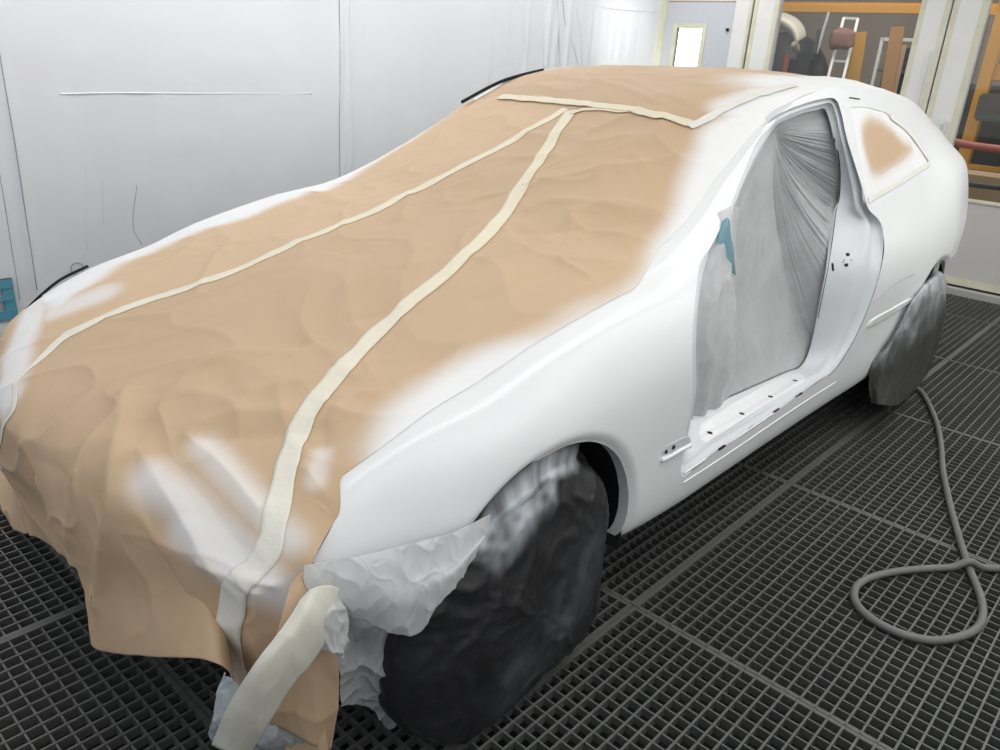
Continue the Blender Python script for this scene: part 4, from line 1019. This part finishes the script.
# cream car with raised tailgate at far left of the glass
cc = empty('parked_car', (-9.4, W3(785, 60, -9.4)[1]-.6, 0)); tag(cc, 'cream car with its tailgate raised, beyond the glass and left of the ladder', 'car')
yc = W3(785, 60, -9.4)[1]
prof2 = [(772, 12), (785, 14), (796, 19), (803, 27), (805, 36), (800, 39)]
T_ = np.array([W3(u, v, -9.4) for u, v in prof2]); GG = np.zeros((24, 40, 3)); TC = crom(T_, 40); TI = TC+np.array([0, -.05, -.16])
for i in range(24):
    f = i/23; GG[i] = TC*(1-f)+TI*f; GG[i, :, 0] += .16*math.sin(math.pi*f)
tg = grid_obj('tailgate', GG, M_CREAM); solid(tg, .03); part(tg, cc)
bm = bmesh.new(); bmesh.ops.create_uvsphere(bm, u_segments=32, v_segments=20, radius=1)
for v in bm.verts: v.co = Vector((-10.2+.75*v.co.x, yc-.35+.62*max(-1.2, min(1.2, v.co.y)), 1.25+.75*v.co.z))
part(bmo('cabin_opening', bm, M_DARK, None, True), cc)
bm = bmesh.new(); bx(bm, (-11.2, yc-1.1, .3), (-9.5, yc+.22, 1.0)); bmesh.ops.bevel(bm, geom=bm.edges[:], offset=.12, segments=4, affect='EDGES'); part(bmo('body', bm, M_CREAM, None, True), cc)
for y_ in (yc-1.0, yc+.1):
    bm = bmesh.new(); bmesh.ops.create_cone(bm, cap_ends=True, segments=32, radius1=.32, radius2=.32, depth=.2, matrix=Matrix.Translation((-9.9, y_, .32)) @ Matrix.Rotation(math.pi/2, 4, 'X')); part(bmo('wheel', bm, M_DARK), cc)
a_, b_ = W3(784, 66, -9.2), W3(790, 50, -9.2)
bm = bmesh.new(); bx(bm, (-9.25, a_[1]+.0, a_[2]-.1), (-9.15, b_[1]+.0, b_[2]-.04)); bmesh.ops.bevel(bm, geom=bm.edges[:], offset=.03, segments=3, affect='EDGES'); part(bmo('tail_light', bm, M_RED), cc)
# dark machine between car and ladder
mc = empty('vice_stand', tuple(W3(812, 60, -9.5)*[1, 1, 0])); tag(mc, 'dark machine on a stand between the cream car and the ladder', 'machine')
y_ = W3(812, 60, -9.5)[1]; part(box('stand', (-9.6, y_-.16, 0), (-9.3, y_+.16, 1.2), M_DARK, bev=.02), mc); part(box('housing', (-9.65, y_-.24, 1.2), (-9.3, y_+.14, 1.72), M_DARK, bev=.08), mc); part(box('lever', (-9.5, y_+.0, 1.7), (-9.46, y_+.05, 2.0), M_DGREY, bev=.01), mc)
# right-hand pane: orange rack, dark car, red and dark tubes
ra = W3(950, 130, -8.5); rb = W3(972, 20, -8.5)
rk2 = empty('orange_rack', (-8.5, ra[1], 0)); tag(rk2, 'orange steel rack upright and shelves behind the right glazed door', 'rack')
y1_ = W3(980, 100, -8.5)[1]
part(box('upright', (-8.55, y1_-.06, 0), (-8.45, y1_+.06, 2.3), M_ORANGE), rk2); part(box('upright', (-8.55, y1_+1.6, 0), (-8.45, y1_+1.72, 2.3), M_ORANGE), rk2)
for zz in (W3(985, 168, -8.5)[2],): part(box('shelf_beam', (-8.6, y1_, zz-.02), (-8.4, y1_+1.7, zz+.02), M_ORANGE), rk2)
part(box('bin', (-8.9, W3(985, 80, -8.5)[1]-.02, W3(985, 85, -8.5)[2]+.05), (-8.5, y1_+1.2, W3(985, 76, -8.5)[2]+.12), M_ORANGE), rk2)
g1 = W3(978, 118, -8.2); g2 = W3(1010, 95, -8.2)
o = box('grey_crate', (-8.4, g1[1], g1[2]-.02), (-8.0, g2[1]+.4, g2[2]), M_DGREY, bev=.02); tag(o, 'dark grey crate seen low through the right glazed door', 'crate')
o = box('dark_cabinet', (-9.8, W3(958, 60, -9.5)[1], 0), (-9.3, W3(958, 60, -9.5)[1]+1.8, W3(985, 85, -9.5)[2]), M_DARK, bev=.02); tag(o, 'dark cabinet standing behind the orange rack', 'cabinet')
t_ = tube('red_tube', [W3(950, 141, -7.6), W3(975, 146, -7.6), W3(1040, 154, -7.6)], .035, M_RED, n=30); tag(t_, 'faded red tube lying across behind the right glazed door', 'tube')
t_ = tube('dark_tube', [W3(950, 181, -6.6), W3(975, 185, -6.6), W3(1040, 192, -6.6)], .022, M_DARK, n=30); tag(t_, 'thin dark tube below the red one behind the right glazed door', 'tube')
o = box('cardboard_box', (-7.4, W3(960, 175, -7.2)[1], .0), (-6.9, W3(960, 175, -7.2)[1]+.9, W3(975, 172, -7.2)[2]), mat('brown_cardboard', (.33, .22, .13), .8, vary=(3, .1)), bev=.005); tag(o, 'brown box on the workshop floor under the tubes', 'box')

# glowing panel added in the workshop to brighten the pane of the personnel door
p0_, p1_ = W3(668, 66, -11.9), W3(712, 20, -11.9)
M_GLOW = mat('pane_glow', (1, 1, 1), emis=3.0)
st(box('glow_panel', (-11.98, p0_[1]-.3, .9), (-11.93, p1_[1]+.3, p1_[2]+.4), M_GLOW, bev=0))
# rubber seals along the far edge of bonnet and roof
far1 = np.array([px(4, 349, -.73), px(11, 334, -.735), px(22, 316, -.74), px(37, 299, -.74), px(60, 280, -.74), px(88, 266, -.74)])
part(tube('bonnet_seal', far1, .0045, M_BLACK, None, n=80, seg=8), car)
far2 = np.array([px(462, 102, -.62), px(480, 92, -.62), px(500, 82, -.62), px(520, 75.5, -.62), px(543, 70, -.62)])
part(tube('roof_seal', far2, .007, M_BLACK, None, n=60, seg=8), car)
